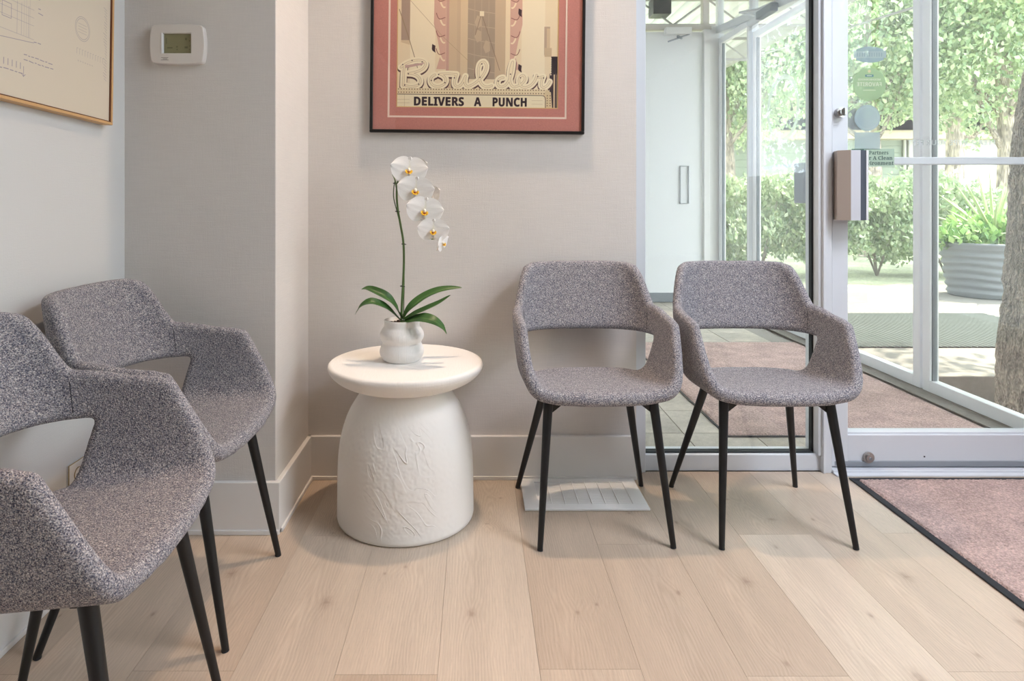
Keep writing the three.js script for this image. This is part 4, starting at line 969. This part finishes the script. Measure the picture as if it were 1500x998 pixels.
{
  const W = 0.98, H = 0.76, t = thing('framed_drawing', 'architectural line drawing on tan paper in a thin oak frame', 'picture', [-1.115, 1.277, 0.517], Math.PI / 2);
  t.rotation.set(0, Math.PI / 2, -0.025, 'YXZ');
  const f = 0.008, oakFrame = std(0xd3a873, 0.5, { bumpMap: every(oakBump, 0.2), bumpScale: 0.0003 });
  // local x runs towards the far end of the wall, origin at the lower far corner
  const art = drawing(1568, 1216, (c, w, h) => {
    c.fillStyle = '#d8ccb8'; c.fillRect(0, 0, w, h);
    const M = (x, y) => [w - x * w / W, h - y * h / H], ink = 'rgba(96,84,118,0.55)';
    const ln = (pts, wd = 2, col = ink) => { c.strokeStyle = col; c.lineWidth = wd; c.beginPath(); pts.forEach(([x, y], i) => { const q = M(x, y); i ? c.lineTo(...q) : c.moveTo(...q); }); c.stroke(); };
    const scrawl = (x, y, l, n) => { for (let i = 0; i < n; i++) { let q = x; while (q > x - l) { const s = rr(0.006, 0.018); ln([[q, y - i * 0.013 + rr(-0.001, 0.001)], [q - s, y - i * 0.013 + rr(-0.001, 0.001)]], 3.2); q -= s + 0.004; } } };
    // stamp, titles and the elevation
    c.strokeStyle = 'rgba(110,98,118,0.45)'; c.lineWidth = 2; for (const r of [0.034, 0.029]) { c.beginPath(); c.arc(...M(0.14, 0.245), r * w / W, 0, 7); c.stroke(); }
    for (const dy of [-0.012, -0.004, 0.004, 0.012]) ln([[0.12, 0.245 + dy], [0.16, 0.245 + dy]], 1.5, 'rgba(110,98,118,0.4)');
    c.fillStyle = 'rgba(110,98,110,0.35)';
    for (let i = 0; i < 11; i++) { ln([[0.165 - i * 0.0125, 0.186], [0.165 - i * 0.0125, 0.170]], 2, 'rgba(110,98,118,0.35)'); ln([[0.165 - i * 0.0125, 0.186], [0.159 - i * 0.0125, 0.186]], 2, 'rgba(110,98,118,0.3)'); }
    for (let i = 0; i < 7; i++) ln([[0.16 - i * 0.011, 0.153], [0.156 - i * 0.011, 0.150]], 3, 'rgba(110,98,118,0.35)');
    for (let i = 0; i < 26; i++) ln([[0.028 + rr(0, 0.012), 0.34 - i * 0.0085], [0.02, 0.334 - i * 0.0085]], 2, 'rgba(110,98,118,0.45)');
    for (const y of [0.16, 0.195, 0.215, 0.235]) ln([[0.34, y], [0.9, y]], 1.5, 'rgba(96,84,118,0.35)');
    for (const x of [0.36, 0.385, 0.4, 0.5, 0.56, 0.62, 0.7, 0.78]) ln([[x, 0.16], [x, 0.24]], 1.5, 'rgba(96,84,118,0.4)');
    for (const x of [0.355, 0.368, 0.376]) ln([[x, 0.16], [x, 0.62]], 1.2, 'rgba(96,84,118,0.28)');
    ln([[0.34, 0.152], [0.9, 0.09]], 2); ln([[0.39, 0.37], [0.3, 0.385], [0.24, 0.355]], 2.4); ln([[0.36, 0.365], [0.45, 0.42], [0.62, 0.5], [0.8, 0.45]], 2);
    for (let i = 0; i < 10; i++) ln([[0.372 + rr(-0.01, 0.012), 0.35 + rr(0, 0.02)], [0.38 + rr(-0.01, 0.012), 0.372 + rr(0, 0.02)]], 3);
    scrawl(0.36, 0.28, 0.04, 2); scrawl(0.325, 0.245, 0.006, 2); scrawl(0.34, 0.155, 0.03, 1); scrawl(0.375, 0.115, 0.1, 2); scrawl(0.38, 0.36, 0.05, 2); scrawl(0.3, 0.37, 0.05, 2); scrawl(0.52, 0.4, 0.1, 3); scrawl(0.6, 0.44, 0.12, 3); scrawl(0.62, 0.3, 0.1, 2);
    ln([[0.375, 0.085], [0.375, 0.06], [0.368, 0.066]], 2.5); ln([[0.375, 0.06], [0.382, 0.066]], 2.5);
    for (let i = 0; i < 7; i++) ln([[0.47 - i * 0.014, 0.092], [0.47 - i * 0.014, 0.076]], 3); scrawl(0.47, 0.066, 0.08, 1);
    for (let i = 0; i < 12; i++) { const x = 0.42 + i * 0.04; ln([[x, 0.19], [x + 0.03, 0.19], [x + 0.03, 0.225], [x, 0.225], [x, 0.19]], 2); }
  });
  // shift geometry so that the lower far corner is the origin
  const bx = (x0, x1, y0, y1, z0, z1, r) => bar(-x1, -x0, y0, y1, z0, z1, r);
  part('frame', [bx(0, W, 0, f, 0.001, 0.03, 0.0015), bx(0, W, H - f, H, 0.001, 0.03, 0.0015), bx(0, f, f, H - f, 0.001, 0.03, 0.0015), bx(W - f, W, f, H - f, 0.001, 0.03, 0.0015)], oakFrame, t);
  part('paper', new THREE.BoxGeometry(W - 2 * f, H - 2 * f, 0.004).translate(-W / 2, H / 2, 0.022), std(0xffffff, 0.75, { map: art }), t);
  part('inner_lip', [bx(f, f + 0.004, f, H - f, 0.0245, 0.028), bx(f, W - f, f, f + 0.003, 0.0245, 0.027)], std(0x6b3d22, 0.6), t);
}

// ---------------------------------------------------------------- stickers and lettering on the door glass
{
  const zi = ZG + 0.0034, zo = ZG - 0.0036;
  const sticker = (label, x, y, w, h, shape, draw, opacity = 0.85) => {
    const tex = drawing(256, Math.round(256 * h / w), draw);
    const s = new THREE.Shape();
    if (shape === 'disc') s.absellipse(0, 0, w / 2, h / 2, 0, Math.PI * 2);
    else if (shape === 'badge') { const a = w / 2, b = h / 2; s.moveTo(-a * 0.85, -b * 0.62); s.quadraticCurveTo(0, -b * 1.3, a * 0.85, -b * 0.62); s.lineTo(a * 0.85, -b * 0.4); s.lineTo(a, -b * 0.4); s.lineTo(a, b * 0.45); s.lineTo(a * 0.85, b * 0.45); s.lineTo(a * 0.85, b * 0.62); s.quadraticCurveTo(0, b * 1.3, -a * 0.85, b * 0.62); s.lineTo(-a * 0.85, b * 0.45); s.lineTo(-a, b * 0.45); s.lineTo(-a, -b * 0.4); s.lineTo(-a * 0.85, -b * 0.4); }
    else { s.moveTo(-w / 2, -h / 2); s.lineTo(w / 2, -h / 2); s.lineTo(w / 2, h / 2); s.lineTo(-w / 2, h / 2); }
    const g = new THREE.ShapeGeometry(s, 32), p = g.attributes.position, uv = g.attributes.uv;
    for (let i = 0; i < p.count; i++) uv.setXY(i, p.getX(i) / w + 0.5, p.getY(i) / h + 0.5);
    const m = part('sticker', g, phys(0xffffff, 0.95, { map: tex, transmission: 0.7, thickness: 0, transparent: true, opacity }), scene);
    m.position.set(x, y, zi);
    tag(m, label, 'sticker');
  };
  const mirrored = (c, W, f) => { c.save(); c.translate(W, 0); c.scale(-1, 1); f(); c.restore(); };
  sticker('blue-grey badge sticker with a banner, topmost on the door glass', 1.551, 1.624, 0.128, 0.066, 'badge', (c, W, H) => {
    c.fillStyle = '#a9bccb'; c.fillRect(0, 0, W, H); c.fillStyle = '#b9c8d2'; c.fillRect(0, H * 0.3, W, H * 0.4);
    c.fillStyle = '#a3b5c2'; for (let i = 0; i < 11; i++) c.fillRect(26 + i * 19, H * 0.38, 9, H * 0.24);
  });
  sticker('round green sticker reading FAVORITE in reverse on the door glass', 1.549, 1.507, 0.130, 0.130, 'disc', (c, W, H) => {
    c.fillStyle = '#b4d0a8'; c.fillRect(0, 0, W, H);
    mirrored(c, W, () => {
      c.textAlign = 'center'; c.fillStyle = '#e8d6ae'; c.beginPath(); c.arc(128, 26, 12, 0, 7); c.fill();
      c.fillStyle = '#5f8ba0'; c.fillRect(96, 52, 64, 18); c.fillStyle = '#cfe0dc'; c.fillRect(108, 57, 40, 7);
      c.fillStyle = '#e9f0dc'; c.font = 'bold 22px sans-serif'; c.fillText('NEIGHBORHOOD', 128, 98, 200); c.font = 'bold 42px sans-serif'; c.fillText('FAVORITE', 128, 142, 206);
      c.fillStyle = '#8db5a0'; c.fillRect(90, 154, 76, 4); c.fillStyle = '#dbe8cf'; c.fillRect(78, 170, 100, 7);
    });
  });
  sticker('plain pale blue round sticker under the round green one', 1.541, 1.375, 0.101, 0.103, 'disc', (c, W, H) => { c.fillStyle = '#b9cdd6'; c.fillRect(0, 0, W, H); c.strokeStyle = '#c4d5dc'; c.lineWidth = 6; c.beginPath(); c.arc(W / 2, H / 2, W * 0.42, 0, 7); c.stroke(); });
  sticker('plain pale blue square sticker below the pale round one', 1.541, 1.284, 0.100, 0.068, 'rect', (c, W, H) => { c.fillStyle = '#bfd2d8'; c.fillRect(0, 0, W, H); });
  sticker('green sign reading Partners for A Clean Environment behind the door pull', 1.563, 1.218, 0.168, 0.07, 'rect', (c, W, H) => {
    c.fillStyle = '#c6dccb'; c.fillRect(0, 0, W, H); c.fillStyle = '#2f6a58'; c.fillRect(0, 0, 74, 9);
    c.fillStyle = '#34504b'; c.font = 'bold 30px serif';
    for (const [word, x0, x1, y] of [['Partners', 104, 222, 34], ['for A Clean', 72, 246, 66], ['Environment', 54, 252, 97]]) { c.save(); c.translate(x0, y); c.scale((x1 - x0) / (c.measureText(word).width || 1), 1); c.fillText(word, 0, 0); c.restore(); }
  }, 0.95);
  const font = await new FontLoader().loadAsync('fonts/droid/droid_sans_regular.typeface.json');
  const g = new TextGeometry('PLEASE WIPE YOUR FEET', { font, size: 0.02, depth: 0.0006, curveSegments: 4 });
  g.computeBoundingBox();
  const k = 0.345 / (g.boundingBox.max.x - g.boundingBox.min.x);
  g.scale(k, 1, 1).rotateY(Math.PI);
  const m = part('door_lettering', g, std(0xcfd6d8, 0.7, { transparent: true, opacity: 0.85 }), scene);
  m.position.set(2.053, 1.269, zo);
  tag(m, 'white reversed lettering PLEASE WIPE YOUR FEET across the door glass', 'lettering');
}

// ---------------------------------------------------------------- ceiling lights
function downlight(label, x, z, color, intensity, angle, aim, penumbra = 0.6) {
  const t = thing('ceiling_light', label, 'ceiling light', [x, 2.75, z], 0, 'recessed ceiling lights');
  part('trim_ring', new THREE.TorusGeometry(0.065, 0.008, 12, 40).rotateX(Math.PI / 2).translate(0, -0.002, 0), whitePaint, t);
  part('lamp_face', new THREE.CylinderGeometry(0.055, 0.055, 0.01, 32).translate(0, -0.004, 0), std(0xffffff, 0.6, { emissive: new THREE.Color(color), emissiveIntensity: 3 }), t);
  const s = new THREE.SpotLight(color, intensity, 0, angle, penumbra, 2);
  s.position.set(0, -0.02, 0); s.target.position.set(aim[0], -2.7, aim[1]); s.castShadow = true; s.shadow.radius = 2.5;
  t.add(s, s.target);
}
{
  const t = thing('unseen_panel_light', 'unseen flat ceiling panel light, placed to brighten the entrance side', 'ceiling light', [1.85, 2.75, 1.5]);  // out of view; lights the right side of the room from above
  part('frame', [bar(-0.3, 0.3, -0.025, 0, -0.6, -0.585, 0.002), bar(-0.3, 0.3, -0.025, 0, 0.585, 0.6, 0.002), bar(-0.3, -0.285, -0.025, 0, -0.585, 0.585, 0.002), bar(0.285, 0.3, -0.025, 0, -0.585, 0.585, 0.002)], whitePaint, t);
  part('unseen_lamp_panel', bar(-0.285, 0.285, -0.02, -0.012, -0.585, 0.585), std(0xffffff, 0.6, { emissive: new THREE.Color(0xf1f4ff), emissiveIntensity: 2.5 }), t);
}
downlight('recessed spot above the framed theatre sign', 0.05, 0.27, 0xffe0c2, 7, 0.95, [0, 0.02], 0.7);
downlight('unseen ceiling lamp, placed to warm the floor by the two side armchairs', -0.3, 1.7, 0xffc084, 3.2, 0.44, [0, 0]);  // unseen lamp, narrow cone placed to warm the left floor and chairs
downlight('unseen ceiling lamp, placed to light the floor at the entrance mat', 1.5, 1.3, 0xffe2c4, 1.2, 1.1, [0, 0]);  // unseen lamp, placed to lift the floor near the door
downlight('unseen ceiling lamp, placed to light the middle of the room weakly', 0.55, 2.9, 0xffd0a0, 0.4, 1.15, [0, 0]);  // unseen lamp, placed for a little warm light from behind

renderer.render(scene, camera);
